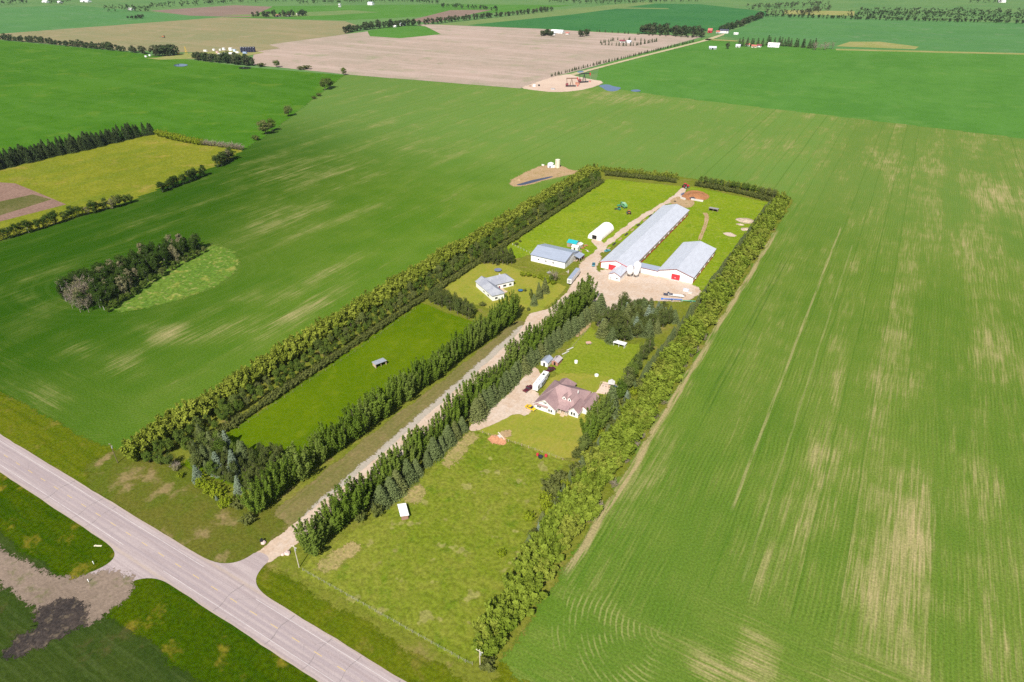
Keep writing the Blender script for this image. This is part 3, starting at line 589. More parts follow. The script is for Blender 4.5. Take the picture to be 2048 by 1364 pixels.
def leaf_mesh(name, pts, size, tint, r_, axis=None, aspect=.6, jitter=1.0):
    """leaf-sized faces; leaves turn their upper side up and outward, as real ones do"""
    n = len(pts)
    out = pts * np.array([1, 1, 0]); out = unit(out)
    nrm = unit(out * .55 + np.array([0, 0, .75]) + r_.normal(size=(n, 3)) * .55)
    a = unit(r_.normal(size=(n, 3))) if axis is None else unit(axis + r_.normal(size=(n, 3)) * .35 * jitter)
    a = unit(a - nrm * (a * nrm).sum(1, keepdims=True))
    b = np.cross(nrm, a)
    s = (size * r_.uniform(.65, 1.35, n))[:, None]
    a = a * s * .5; b = b * s * .5 * aspect
    V = np.stack([pts - a - b * .55, pts - a * .1 + b, pts + a + b * .1, pts + a * .05 - b], 1).reshape(-1, 3)
    F = np.arange(4 * n).reshape(n, 4)
    V[:, 2] = np.maximum(V[:, 2], .03)
    return mesh_np(name, V, F, {'tint': np.repeat(tint, 4)})

def poplar_pts(r_, h, rad, nl, n):
    P, T = [], []
    for k in range(nl):
        th = 2.4 * k + r_.uniform(-.4, .4); rr = rad * math.sqrt((k + .3) / nl) * r_.uniform(.75, 1.1)
        top = h * (1 - .42 * (rr / rad) ** 1.6) * r_.uniform(.88, 1.02)
        m_ = int(n / nl); t = r_.uniform(0, 1, m_) ** .85
        ca = np.stack([np.cos(th) * rr * t ** .55, np.sin(th) * rr * t ** .55, .9 + (top - .9) * t], 1)
        w = (.95 * (1 - t) ** .6 + .10) * rad / 3.6
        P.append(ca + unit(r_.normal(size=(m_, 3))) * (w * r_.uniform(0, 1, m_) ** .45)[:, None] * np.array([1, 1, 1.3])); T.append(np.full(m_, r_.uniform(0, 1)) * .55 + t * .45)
    return np.concatenate(P), np.concatenate(T)

def cone_pts(r_, h, rad, n, z0=.25, layers=None):
    layers = layers or int(h / .75)
    t = (r_.integers(0, layers, n) + r_.uniform(.15, .6, n)) / layers
    t = np.clip(1 - np.sqrt(np.clip(1 - t, 0, 1)) * 1.0, 0, 1) * .35 + t * .65
    nb = 9; th = (r_.integers(0, nb, n) + t * 37 % 1) * 2 * math.pi / nb + r_.normal(0, .16, n)
    rr = rad * (1 - t) ** .9; u = r_.uniform(.25, 1.05, n) ** .7
    z = z0 + (h - z0) * t - rr * u * .28
    pts = np.stack([np.cos(th) * rr * u, np.sin(th) * rr * u, np.maximum(z, .1)], 1)
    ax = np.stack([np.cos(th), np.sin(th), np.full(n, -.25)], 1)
    return pts, np.clip(u * .7 + r_.uniform(0, .3, n), 0, 1), ax

def clump_pts(r_, cents, rads, n):
    k = len(cents); idx = r_.integers(0, k, n)
    d = unit(r_.normal(size=(n, 3)))
    rad = np.asarray(rads)[idx] * r_.uniform(.35, 1, n) ** .5
    pts = np.asarray(cents)[idx] + d * rad[:, None]
    ct = r_.uniform(0, 1, k)
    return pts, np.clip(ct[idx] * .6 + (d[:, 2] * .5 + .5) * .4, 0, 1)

def ellipsoid_clumps(r_, h0, h1, rad, k, cr):
    c = unit(r_.normal(size=(k, 3))) * r_.uniform(.55, .92, (k, 1))
    c = c * np.array([rad - cr * .5, rad - cr * .5, (h1 - h0) / 2 - cr * .3]) + np.array([0, 0, (h0 + h1) / 2])
    return c, r_.uniform(.7, 1.2, k) * cr

def mound_pts(r_, h, rad, n, nst=14):
    """a shrub of ascending fans"""
    P, T = [], []
    for k in range(nst):
        th = 2.4 * k + r_.uniform(-.3, .3); rr = rad * math.sqrt((k + .5) / nst); top = h * (1 - .45 * (rr / rad) ** 2) * r_.uniform(.82, 1.06)
        m_ = n // nst; t = r_.uniform(.05, 1, m_) ** .7
        ca = np.stack([np.cos(th) * rr * t ** .8, np.sin(th) * rr * t ** .8, .2 + (top - .2) * t], 1)
        w = rad * .30 * (.45 + .6 * np.sin(np.clip(t, 0, .95) * math.pi)); P.append(ca + unit(r_.normal(size=(m_, 3))) * (w * r_.uniform(0, 1, m_) ** .5)[:, None])
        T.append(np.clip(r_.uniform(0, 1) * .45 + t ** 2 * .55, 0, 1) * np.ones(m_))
    P = np.concatenate(P); P[:, 2] = np.abs(P[:, 2]); return P, np.concatenate(T)

def trunk_mesh(name, r_, h, r0, limbs=5, lr=1.8, z0=.25, lean=.0, up=.55):
    b = MB(); p = Vector((0, 0, -.1)); seg = 5
    pts = [p]
    for i in range(seg):
        pts.append(Vector((r_.normal(0, .04 * h / 6), r_.normal(0, .04 * h / 6), h * (i + 1) / seg)))
    for i in range(seg): b.tube(pts[i], pts[i + 1], r0 * (1 - i / seg * .85), r0 * (1 - (i + 1) / seg * .85), 6)
    for k in range(limbs):
        z = h * (z0 + (.9 - z0) * (k + .5) / limbs); th = 2.4 * k; L = lr * (1.1 - z / h * .7)
        b.tube((0, 0, z), (math.cos(th) * L, math.sin(th) * L, z + L * up), r0 * .35, r0 * .1, 4)
    return b.mesh(name)

def twig_mesh(name, r_, h, rad, n=26):
    b = MB()
    b.tube((0, 0, -.1), (r_.normal(0, .2), r_.normal(0, .2), h * .8), .16, .05, 5)
    for k in range(n):
        th = 2.4 * k; z = h * r_.uniform(.12, .7); L = rad * r_.uniform(.5, 1.05)
        e = Vector((math.cos(th) * L, math.sin(th) * L, min(h, z + L * r_.uniform(.6, 1.3))))
        b.tube((0, 0, z), e, .07, .025, 3)
        for q in range(4):
            s_ = Vector((0, 0, z)).lerp(e, r_.uniform(.35, .95)); b.tube(s_, s_ + Vector(r_.normal(0, .55, 3)) + Vector((0, 0, .5)), .03, .012, 3)
    return b.mesh(name)

LIB = {}
def lib(kind, i, crown, trunk): LIB.setdefault(kind, []).append((crown, trunk))
def mats(me, m): me.materials.append(m); return me
for i in range(8):
    r_ = np.random.default_rng(100 + i)
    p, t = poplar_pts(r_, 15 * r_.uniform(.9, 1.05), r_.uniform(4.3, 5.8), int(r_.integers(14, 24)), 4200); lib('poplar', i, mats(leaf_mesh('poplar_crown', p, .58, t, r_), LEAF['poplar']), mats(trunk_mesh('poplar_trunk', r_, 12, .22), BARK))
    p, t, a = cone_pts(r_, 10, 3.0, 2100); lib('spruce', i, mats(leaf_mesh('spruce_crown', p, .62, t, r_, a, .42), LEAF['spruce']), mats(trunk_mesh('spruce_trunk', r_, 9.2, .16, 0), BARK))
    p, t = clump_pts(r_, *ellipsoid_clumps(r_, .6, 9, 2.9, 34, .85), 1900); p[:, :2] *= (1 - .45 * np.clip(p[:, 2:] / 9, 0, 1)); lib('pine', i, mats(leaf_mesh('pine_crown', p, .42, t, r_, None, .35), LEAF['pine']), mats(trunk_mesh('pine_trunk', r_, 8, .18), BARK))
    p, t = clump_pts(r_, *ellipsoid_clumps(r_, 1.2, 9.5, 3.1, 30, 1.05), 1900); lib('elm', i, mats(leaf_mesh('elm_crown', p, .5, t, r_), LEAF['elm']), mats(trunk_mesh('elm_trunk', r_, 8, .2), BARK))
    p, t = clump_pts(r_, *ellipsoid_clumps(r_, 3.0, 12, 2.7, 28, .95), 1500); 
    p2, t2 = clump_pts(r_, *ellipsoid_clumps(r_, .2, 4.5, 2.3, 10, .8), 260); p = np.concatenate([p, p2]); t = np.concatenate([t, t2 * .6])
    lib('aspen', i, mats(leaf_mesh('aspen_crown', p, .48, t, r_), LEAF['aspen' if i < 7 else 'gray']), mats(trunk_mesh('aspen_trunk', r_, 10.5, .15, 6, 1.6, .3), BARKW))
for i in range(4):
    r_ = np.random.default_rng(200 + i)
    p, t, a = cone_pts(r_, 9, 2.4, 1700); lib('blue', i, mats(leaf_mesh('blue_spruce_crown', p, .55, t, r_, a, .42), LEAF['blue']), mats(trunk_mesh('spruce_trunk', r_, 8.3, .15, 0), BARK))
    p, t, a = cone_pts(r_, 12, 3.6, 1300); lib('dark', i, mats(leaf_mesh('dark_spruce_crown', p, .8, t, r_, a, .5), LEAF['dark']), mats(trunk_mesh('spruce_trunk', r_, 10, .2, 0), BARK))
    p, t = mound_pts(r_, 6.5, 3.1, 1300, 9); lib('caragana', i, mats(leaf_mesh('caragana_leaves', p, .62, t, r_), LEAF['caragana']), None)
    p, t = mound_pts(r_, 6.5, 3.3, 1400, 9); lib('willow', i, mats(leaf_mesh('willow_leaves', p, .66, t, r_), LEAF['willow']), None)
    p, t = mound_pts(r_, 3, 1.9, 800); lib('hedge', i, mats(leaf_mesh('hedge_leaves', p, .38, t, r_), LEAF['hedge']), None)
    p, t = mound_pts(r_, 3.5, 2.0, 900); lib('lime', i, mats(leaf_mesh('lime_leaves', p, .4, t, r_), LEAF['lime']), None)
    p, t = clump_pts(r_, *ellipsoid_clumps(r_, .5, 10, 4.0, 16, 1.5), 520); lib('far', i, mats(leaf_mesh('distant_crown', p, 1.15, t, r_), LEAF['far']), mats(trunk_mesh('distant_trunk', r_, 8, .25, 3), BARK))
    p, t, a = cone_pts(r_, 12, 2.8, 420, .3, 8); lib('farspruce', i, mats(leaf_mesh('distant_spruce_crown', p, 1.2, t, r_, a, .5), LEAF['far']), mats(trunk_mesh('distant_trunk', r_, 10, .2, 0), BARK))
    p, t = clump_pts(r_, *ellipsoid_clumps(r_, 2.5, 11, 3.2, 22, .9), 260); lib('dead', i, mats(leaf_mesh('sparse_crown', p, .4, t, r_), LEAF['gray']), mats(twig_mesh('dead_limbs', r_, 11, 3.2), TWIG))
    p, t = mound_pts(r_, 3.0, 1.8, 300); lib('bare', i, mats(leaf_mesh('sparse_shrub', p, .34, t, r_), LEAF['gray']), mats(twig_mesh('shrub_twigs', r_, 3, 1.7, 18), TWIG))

HT = dict(poplar=15, spruce=10, pine=9, elm=9.7, aspen=12, blue=9, caragana=6.5, willow=6.5, hedge=3, lime=3.5, far=10.5, farspruce=12, dead=11, bare=3, dark=12)
CAT = dict(poplar='tree', spruce='tree', pine='tree', elm='tree', aspen='tree', blue='tree', caragana='shrub', willow='shrub', hedge='shrub', lime='shrub', far='tree', farspruce='tree', dead='tree', bare='shrub', dark='tree')
NAME = dict(poplar='poplar_tree', spruce='spruce_tree', pine='pine_tree', elm='elm_tree', aspen='aspen_tree', blue='blue_spruce', caragana='caragana_shrub', willow='willow_shrub', hedge='hedge_shrub', lime='lime_shrub', far='distant_tree', farspruce='distant_spruce', dead='dying_tree', bare='bare_shrub', dark='shelterbelt_spruce')
PLANTED = []
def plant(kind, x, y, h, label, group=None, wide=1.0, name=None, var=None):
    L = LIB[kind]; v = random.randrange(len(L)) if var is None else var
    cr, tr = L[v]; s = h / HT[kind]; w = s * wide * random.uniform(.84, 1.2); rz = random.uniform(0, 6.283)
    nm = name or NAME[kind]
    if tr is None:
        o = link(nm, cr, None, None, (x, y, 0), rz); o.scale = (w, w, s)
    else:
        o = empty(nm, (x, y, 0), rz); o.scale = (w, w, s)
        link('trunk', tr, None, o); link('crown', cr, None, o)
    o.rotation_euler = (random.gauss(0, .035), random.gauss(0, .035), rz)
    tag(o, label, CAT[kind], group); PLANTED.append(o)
    return o

def along(pts, step, jit=.5, jx=.5):
    """places along a world polyline"""
    out = []; 
    P = [np.array(p, float) for p in pts]; carry = 0.0
    for a, b in zip(P[:-1], P[1:]):
        L = np.hypot(*(b - a)); d = (b - a) / L; n = np.array([-d[1], d[0]]); t = carry
        while t < L:
            q = a + d * (t + random.uniform(-jit, jit)) + n * random.uniform(-jx, jx); out.append((q[0], q[1])); t += step
        carry = t - L
    return out
def row(kind, pts, step, h, label, group, jit=.5, jx=.5, wide=1.0, px=False, name=None, order=None, skip=None):
    if px: pts = [U(*p) for p in pts]
    q = along(pts, step, jit, jx)
    n = 0
    for (x, y) in q:
        if skip and skip(x, y): continue
        n += 1
        lb = label if order is None else order.format(ordinal(n))
        plant(kind, x, y, random.uniform(*h), lb, group, wide, name)

# rows on both sides of the drive
row('poplar', [(-160.5, 97), (-159.5, 126), (-155.5, 192), (-150.8, 266)], 4.9, (12.5, 18), None, 'poplars along the left side of the drive', .5, .4, order='{} green poplar from the highway, in the row left of the gravel drive')
row('poplar', [(-130.8, 93.5), (-128, 150), (-126.5, 200), (-124.5, 300)], 4.9, (12.5, 18.5), None, 'poplars along the right side of the drive', .5, .5, order='{} green poplar from the highway, in the row right of the gravel drive')
row('spruce', [(-124.2, 121), (-123, 140), (-122.8, 172)], 5.0, (7, 11), None, 'spruces right of the drive below the house lane', .8, .5, 1.3, order='{} small spruce from the highway, right of the poplars, below the house lane')
row('spruce', [(-122.5, 181), (-122, 230), (-117.5, 265), (-114.5, 296)], 3.7, (9, 11.5), None, 'spruces right of the drive above the house lane', .5, .7, 1.2, order='{} spruce counted from the house lane, in the row beside the right poplars')
for i, (x, y) in enumerate([(-125.5, 112), (-124, 127), (-122.5, 117)]):
    plant('hedge', x, y, 5, ['gray-green bush beside the lone shelter, nearest the highway', 'gray-green bush just above the blue-spotted shelter', 'gray-green bush touching the blue-spotted shelter roof'][i], None, .9)

# west windbreak: yellow caragana outside, elms, dark inner hedge
WB = 'west windbreak'
row('caragana', [(-223, 93), (-224, 140), (-224, 300), (-222.5, 440), (-219.5, 528)], 3.3, (8.5, 11.5), 'yellow-green caragana in the outer row of the west windbreak', WB + ' caraganas', .6, .8)
row('caragana', [(-227.5, 95), (-228.5, 140), (-228.5, 300), (-227, 440), (-223.5, 526)], 3.9, (6.5, 10), 'yellow-green caragana on the field side of the west windbreak', WB + ' field-side caraganas', .9, .9)
row('elm', [(-216, 98), (-216.5, 200), (-216.5, 420), (-213, 525)], 4.6, (5.5, 8.8), 'dark green elm in the middle row of the west windbreak', WB + ' elms', .8, .9, .95)
row('elm', [(-211.5, 112), (-211.5, 200), (-211.2, 300), (-210.5, 420), (-208, 515)], 4.2, (4.5, 7.2), 'dull green elm in the inner row of the west windbreak', WB + ' inner elms', .8, .7, .95)
row('hedge', [(-206.8, 116), (-206.8, 250), (-206.6, 300), (-205.8, 420), (-204.8, 510)], 2.7, (3.0, 4.2), 'low dark shrub in the hedge along the west pasture edge', WB + ' hedge shrubs', .4, .3)
# rear windbreak
row('caragana', [(-217, 537), (-185, 543), (-150, 547)], 3.8, (5.5, 7), 'yellow-green caragana in the rear windbreak, west of its gap', 'rear windbreak caraganas west', .6, .8)
row('hedge', [(-210, 528), (-180, 534), (-149, 538)], 3.0, (4, 5.5), 'dark shrub in the front row of the rear windbreak, west of its gap', 'rear windbreak shrubs west', .5, .6, .9)
row('elm', [(-131, 546), (-95, 545), (-66, 538)], 4.4, (6.5, 8.2), 'elm in the rear windbreak, east of its gap', 'rear windbreak elms east', .6, .8)
row('hedge', [(-131, 538), (-95, 536), (-68, 528)], 3.0, (4, 5.5), 'dark shrub in the front row of the rear windbreak, east of its gap', 'rear windbreak shrubs east', .5, .6, .9)
row('caragana', [(-128, 552), (-95, 551), (-60, 543)], 5.0, (5, 6), 'yellow-green caragana behind the rear windbreak elms', 'rear windbreak caraganas east', .6, .8)
# east windbreak
row('willow', [(-60.5, 93), (-60.5, 160), (-60, 300), (-60, 530)], 3.7, (5.2, 10), 'yellow-green willow in the outer row of the east windbreak', 'east windbreak outer willows', .9, 1.1, 1.1)
row('willow', [(-64.5, 96), (-65.5, 160), (-65, 300), (-64.5, 520)], 4.1, (5, 9.5), 'yellow-green willow in the inner row of the east windbreak', 'east windbreak inner willows', .9, 1.0, 1.1)
for i, (x, y) in enumerate(along([(-69.5, 132), (-70.3, 160), (-70.8, 240)], 3.4, .9, 1.1)):
    kk = ['spruce', 'hedge', 'blue', 'spruce', 'lime'][i % 5]
    plant(kk, x, y, random.uniform(3.5, 6.5), {'spruce': 'small dark spruce in the east windbreak beside the house', 'hedge': 'gray-green bush in the east windbreak beside the house', 'blue': 'small pale blue-green spruce in the east windbreak beside the house', 'lime': 'bright lime bush in the east windbreak beside the house'}[kk], 'east windbreak inner row beside the house: ' + kk)
row('spruce', [(-71, 242), (-70, 380), (-69, 520)], 3.6, (5, 7.2), 'small dark spruce on the yard side of the east windbreak', 'east windbreak spruces', .6, .4)
for i in range(14):
    x, y = -56.5 + random.uniform(-.8, .8), 150 + i * 11 + random.uniform(-4, 4)
    plant('bare', x, y, random.uniform(2, 3.4), 'bare gray shrub at the foot of the east windbreak, field side', 'bare shrubs under the east windbreak')
# taller trees between the house and the east windbreak
for i, (px_, py, kind, h, lb) in enumerate([
    (1168, 905, 'elm', 8, 'bushy green tree nearest the highway, beside the house lawn'), (1180, 880, 'poplar', 11, 'tall poplar below the house corner, first of the lawn trees'),
    (1192, 858, 'poplar', 12, 'tall poplar right of the house, second of the lawn trees'), (1205, 838, 'poplar', 12, 'tall poplar right of the house, third of the lawn trees'),
    (1222, 828, 'spruce', 14, 'tall dark spruce standing in front of the sand pit'), (1240, 800, 'elm', 10, 'round green tree just right of the sand pit'), (1250, 782, 'elm', 11, 'large green tree right of the play set'),
    (1262, 762, 'elm', 10, 'large green tree up from the play set'), (1273, 742, 'pine', 10, 'dark pine below the pine grove, nearest the play set'), (1285, 722, 'pine', 11, 'dark pine below the pine grove, second from play set'),
    (1298, 706, 'pine', 9, 'dark pine at the foot of the pine grove by the windbreak'), (1155, 915, 'hedge', 4, 'gray-green bush at the lawn fence end'), (1148, 935, 'lime', 2.5, 'lime shrub below the lawn fence end'),
    (1238, 893, 'spruce', 5, 'small dark spruce inside the east windbreak, right of poplars'), (1092, 1010, 'lime', 5, 'bright lime shrub at the pasture edge, the upper large one'), (1058, 1040, 'lime', 3.4, 'bright lime shrub at the pasture edge below the large one'),
    (1103, 985, 'hedge', 6, 'gray-green tree at the east edge of the grazed pasture'), (1118, 965, 'hedge', 5, 'gray-green bush behind the large lime shrub'), (1003, 1112, 'lime', 2.2, 'small lone lime bush in the grazed pasture'),
    (962, 1298, 'elm', 4.5, 'dark green tree at the highway end of the east windbreak'), (975, 1338, 'hedge', 3.6, 'gray-green bush beside the corner power pole')]):
    x, y = U(px_, py); plant(kind, x, y, h * 1.18, lb, None, 1.1)

# cross rows of pines
row('pine', [(-201, 256), (-184, 254), (-169, 250)], 3.0, (8.5, 11), None, 'pines across the top of the lush pasture', .5, 1.2, 1.0, order='{} dark pine from the west in the row above the lush pasture')
row('pine', [(-200, 260.5), (-184, 258.5), (-172, 255)], 3.4, (8, 10.5), None, 'pines across the top of the lush pasture', .5, 1.0, 1.0, order='{} dark pine from the west in the rear row above the lush pasture')
row('pine', [(-203, 315), (-194, 319), (-186, 324)], 3.0, (9, 12), None, 'pines west of the shop', .4, 1.6, 1.0, order='{} dark pine from the west in the clump left of the shop')
row('pine', [(-201, 321), (-189, 328)], 3.2, (8.5, 11.5), None, 'pines west of the shop', .4, 1.0, 1.0, order='{} dark pine from the west behind the clump left of the shop')
row('lime', [(1046, 552), (1075, 556), (1108, 570)], 3.6, (2.4, 3.8), None, 'bright shrubs in front of the shop', .5, .6, 1.1, True, order='{} bright green shrub from the west in front of the shop')
for i, (px_, py, kind, h, lb) in enumerate([(1062, 600, 'pine', 7.5, 'brownish pine left of the spruce pair by the bungalow drive'), (1078, 596, 'spruce', 10.5, 'tall spruce right of the brownish pine by the bungalow drive'),
    (1090, 585, 'spruce', 10, 'spruce at the back of the clump by the bungalow drive'), (1068, 610, 'spruce', 7.5, 'low spruce at the front of the clump by the bungalow drive'), (1108, 562, 'bare', 6, 'bare reddish bush near the semi trailer'), (1102, 566, 'elm', 6, 'green bush left of the bare reddish one'),
    (1057, 621, 'hedge', 2, 'pale low bush at the bungalow drive corner'), (965, 612, 'hedge', 3, 'dark shrub by the bungalow front corner'), (1050, 583, 'hedge', 2, 'low shrub at the bungalow drive edge'),
    (1033, 490, 'hedge', 2.2, 'lone dark bush at the foot of the west windbreak by the shop'), (1040, 484, 'hedge', 1.8, 'smaller lone dark bush up from the shop'), (1100, 558, 'lime', 3, 'bright bush behind the bare reddish one')]):
    x, y = U(px_, py); plant(kind, x, y, h, lb)

# the pine and spruce grove below the yard
def inside(x, y, poly):
    r = False
    for k in range(len(poly)):
        (x1, y1), (x2, y2) = poly[k], poly[k - 1]
        if (y1 > y) != (y2 > y) and x < (x2 - x1) * (y - y1) / (y2 - y1) + x1: r = not r
    return r
gp = [(-109, 276), (-107, 300), (-103, 308), (-86, 312), (-77, 311), (-75, 302), (-82, 280), (-88, 272), (-97, 264), (-104, 270)]
def fill(poly, step, jit):
    out = []
    xs = [p[0] for p in poly]; ys = [p[1] for p in poly]
    y = min(ys)
    while y < max(ys):
        x = min(xs) + (step * .5 if int(y / step) % 2 else 0)
        while x < max(xs):
            q = (x + random.uniform(-jit, jit), y + random.uniform(-jit, jit))
            if inside(*q, poly): out.append(q)
            x += step
        y += step * .9
    return out
cnt = dict(pine=0, spruce=0, blue=0)
for x, y in fill(gp, 3.9, 1.0):
    k = random.random(); kind = 'blue' if k < .13 else ('spruce' if k < .48 else 'pine')
    if kind != 'blue' and y > 306: kind = 'pine' if random.random() < .6 else 'spruce'
    plant(kind, x, y, random.uniform(6, 8.5) if y > 303 else random.uniform(7.5, 11.5), {'pine': 'olive pine in the conifer grove below the gravel yard', 'spruce': 'dark green spruce in the conifer grove below the gravel yard', 'blue': 'pale blue spruce in the conifer grove below the gravel yard'}[kind], 'conifer grove ' + kind + 's', 1.2)

# corner grove by the highway
for i, (px_, py, kind, h, lb) in enumerate([
    (395, 915, 'spruce', 9, 'dark spruce at the left of the corner grove'), (415, 925, 'spruce', 10, 'dark spruce second from left in corner grove'), (398, 960, 'blue', 8, 'blue spruce leftmost in the front of the corner grove'),
    (438, 945, 'blue', 11, 'blue spruce in the middle of the corner grove'), (470, 945, 'blue', 12, 'tall blue spruce right of middle in the corner grove'), (455, 900, 'blue', 10, 'blue spruce at the back of the corner grove'),
    (425, 900, 'spruce', 10, 'dark spruce at the back left of the corner grove'), (490, 925, 'spruce', 11, 'dark spruce at the back of the corner grove, right of the blue ones'), (478, 985, 'blue', 9, 'blue-green spruce at the front right of the corner grove'),
    (510, 930, 'pine', 9, 'olive pine at the back of the corner grove, first of four'), (535, 925, 'pine', 9.5, 'olive pine at the back of the corner grove, second of four'), (560, 922, 'pine', 9, 'olive pine at the back of the corner grove, third of four'), (520, 960, 'pine', 8.5, 'olive pine in front of the other three in the corner grove'),
    (480, 1015, 'hedge', 4.5, 'gray-green bush between lime shrubs and first poplar'), (405, 955, 'lime', 3.5, 'small lime shrub at the left front of the corner grove'), (362, 955, 'lime', 2.6, 'lone lime shrub on the dry grass left of the corner grove'),
    (405, 975, 'lime', 5, 'lime shrub in the front line of the corner grove, first'), (422, 985, 'lime', 5, 'lime shrub in the front line of the corner grove, second'), (437, 992, 'lime', 4.5, 'lime shrub in the front line of the corner grove, third'), (455, 1012, 'lime', 5, 'bright lime shrub right of the lone blue spruce'),
    (434, 1000, 'blue', 3, 'small lone blue spruce on the dry grass'), (340, 935, 'elm', 7, 'dark rounded tree between windbreak and corner grove'), (322, 930, 'elm', 6, 'dark green tree at the windbreak end by the highway'), (300, 925, 'elm', 6.5, 'first dark green tree of the windbreak end'),
    (355, 940, 'bare', 3.5, 'bare gray bush at the windbreak end'), (497, 1045, 'hedge', 4, 'gray-green shrub at the foot of the first left poplar'), (380, 905, 'elm', 8, 'green tree behind the corner grove spruces'), (365, 890, 'elm', 8.5, 'green tree joining the windbreak to the corner grove'), (405, 880, 'spruce', 9, 'brownish spruce joining windbreak and corner grove')]):
    x, y = U(px_, py); plant(kind, x, y, h, lb)

for x, y in fill([U(*p) for p in [(385, 905), (405, 960), (470, 975), (505, 1000), (580, 925), (560, 905), (500, 915), (450, 885)]], 4.4, 1.0):
    kk = 'pine' if x > -186 else random.choice(['spruce', 'pine', 'spruce', 'elm'])
    plant(kk, x, y, random.uniform(7, 10), {'pine': 'olive pine packed inside the corner grove by the highway', 'spruce': 'dark spruce packed inside the corner grove by the highway', 'elm': 'leafy tree packed inside the corner grove by the highway'}[kk], 'corner grove ' + kk + 's')
# slough trees in the west field
sp = [U(*p) for p in [(120, 606), (165, 628), (215, 622), (258, 592), (330, 540), (405, 502), (400, 490), (340, 505), (290, 520), (200, 560), (130, 585)]]
n = 0
for x, y in fill(sp, 4.4, 1.4):
    n += 1
    d = inside(x, y, [U(*p) for p in [(110, 570), (110, 640), (205, 640), (205, 585)]])
    plant('dead' if d and random.random() < .55 else 'aspen', x, y, random.uniform(8.5, 14), 'dying gray aspen at the near end of the slough bluff' if d else 'leafy aspen in the bluff beside the slough meadow', 'slough bluff trees')
row('elm', [(215, 625), (262, 596), (335, 545), (408, 505)], 4.2, (3.5, 6), 'low dark bush along the meadow side of the slough bluff', 'slough bluff bushes', .6, .8, 1.1, True, name='willow_bush')

# meadow edge trees in the west
row('dark', [(-60, 352), (0, 337), (100, 314), (190, 294), (240, 282)], 3.8, (11, 16), 'tall dark spruce in the shelterbelt above the hay meadow', 'spruces above the hay meadow', 1, 2.4, 1.15, True)
row('dark', [(-60, 346), (0, 331), (100, 309), (190, 290), (312, 266)], 4.2, (12, 17), 'tall dark spruce at the back of the belt above the hay meadow', 'rear spruces above the hay meadow', 1, 2.4, 1.15, True)
row('lime', [(318, 272), (360, 282), (405, 290)], 4.2, (6, 8), None, 'yellow-green bushes above the hay meadow', .6, .6, 1.0, True, order='{} yellow-green bush from the spruces along the top of the hay meadow', name='meadow_bush')
row('bare', [(410, 290), (450, 295), (488, 300)], 4.4, (4, 6), None, 'gray bushes above the hay meadow', .6, .6, 1.2, True, order='{} gray bush from the west at the hay meadow corner', name='gray_bush')
row('aspen', [(0, 482), (80, 458), (160, 432), (230, 415)], 3.6, (6, 10.5), 'gray-green bush in the hedge below the garden plots', 'hedge below the garden plots', 1, 1.6, 1.7, True, name='hedgerow_tree')
row('elm', [(232, 415), (250, 410), (268, 403)], 4, (8, 10), None, 'green clump ending the garden hedge', .8, 1, 1.1, True, order='{} full green tree from the west ending the garden hedge', name='hedgerow_elm')
row('aspen', [(325, 384), (350, 374), (385, 362), (412, 350)], 3.6, (8, 12), None, 'first bush clump on the meadow edge', .8, 2.0, 1.7, True, order='{} tree from the west in the middle meadow-edge clump', name='clump_tree')
row('aspen', [(435, 334), (450, 326), (462, 318)], 3.6, (9, 12.5), None, 'bushes at the meadow corner', .8, 2.0, 1.7, True, order='{} tree from the west in the meadow corner clump', name='corner_clump_tree')
for px_, py, h, lb, w in [(532, 268, 15, 'large round tree alone on the field line, left of a pair', 1.3), (545, 262, 13, 'large round tree alone on the field line, right of a pair', 1.2), (578, 232, 12, 'single dark tree on the field line above the large pair', 1.1), (650, 180, 16, 'big lone tree near the top of the field line, left stem', 1.2), (660, 176, 14, 'big lone tree near the top of the field line, right stem', 1.1),
                          (688, 150, 11, 'lone tree at the corner of the fallow field', 1.1), (512, 280, 5, 'small bush on the field line below the large pair', 1.2), (638, 192, 4, 'small bush below the big lone tree', 1.2), (628, 198, 4, 'tiny bush on the upper field line', 1.2), (554, 134, 11, 'lone round tree at the fallow field edge', 1.5), (523, 133, 6, 'small bush left of the lone round tree', 1.5), (612, 138, 6, 'low bush on the fallow field edge', 1.6), (600, 139, 5, 'small low bush on the fallow field edge', 1.6)]:
    x, y = U(px_, py); plant('elm' if h > 6 else 'hedge', x, y, h * 1.1, lb, None, w * 1.25, 'lone_tree' if h > 6 else 'lone_bush')

# ---------------------------------------------------------------- distant tree lines
def far_row(pts, step, h, label, group, kind='far', jx=4, wide=1.25):
    h = (h[0] * 1.2, h[1] * 1.3)
    row(kind, pts, step * (.66 if kind == 'far' else .85), h, label, group, step * .35, jx, wide, True)
far_row([(0, 79), (80, 86), (170, 95), (250, 103), (290, 108)], 13, (7, 12), 'dark tree in the line beyond the left green field', 'tree line beyond the left field')
far_row([(312, 112), (330, 112), (352, 110)], 8, (13, 18), 'tall aspen in the bluff left of the far well site', 'bluff left of the far well site')
far_row([(388, 119), (410, 122), (422, 123)], 9, (10, 13), 'tree in front of the far well site, west clump', 'west clump at the far well site')
far_row([(428, 124), (455, 126), (485, 129), (505, 131)], 9, (11, 16), 'tree in front of the far well site, east clump', 'east clump at the far well site')
far_row([(688, 66), (720, 60), (760, 56), (800, 52), (842, 51)], 14, (11, 17), 'dark tree in the row behind the fallow field', 'row behind the fallow field')
far_row([(508, 34), (540, 34), (585, 33), (618, 30)], 18, (11, 16), 'dark tree round the distant red-roofed farm', 'trees round the distant farm')
far_row([(852, 49), (900, 44), (960, 37), (1010, 32), (1060, 27), (1100, 22)], 22, (10, 14), 'tree in the long distant hedge beyond the fallow', 'long distant hedge')
far_row([(1285, 67), (1330, 70), (1370, 73), (1412, 74)], 13, (12, 17), 'tree in the front of the wood behind the orchard rows', 'wood behind the orchard rows front')
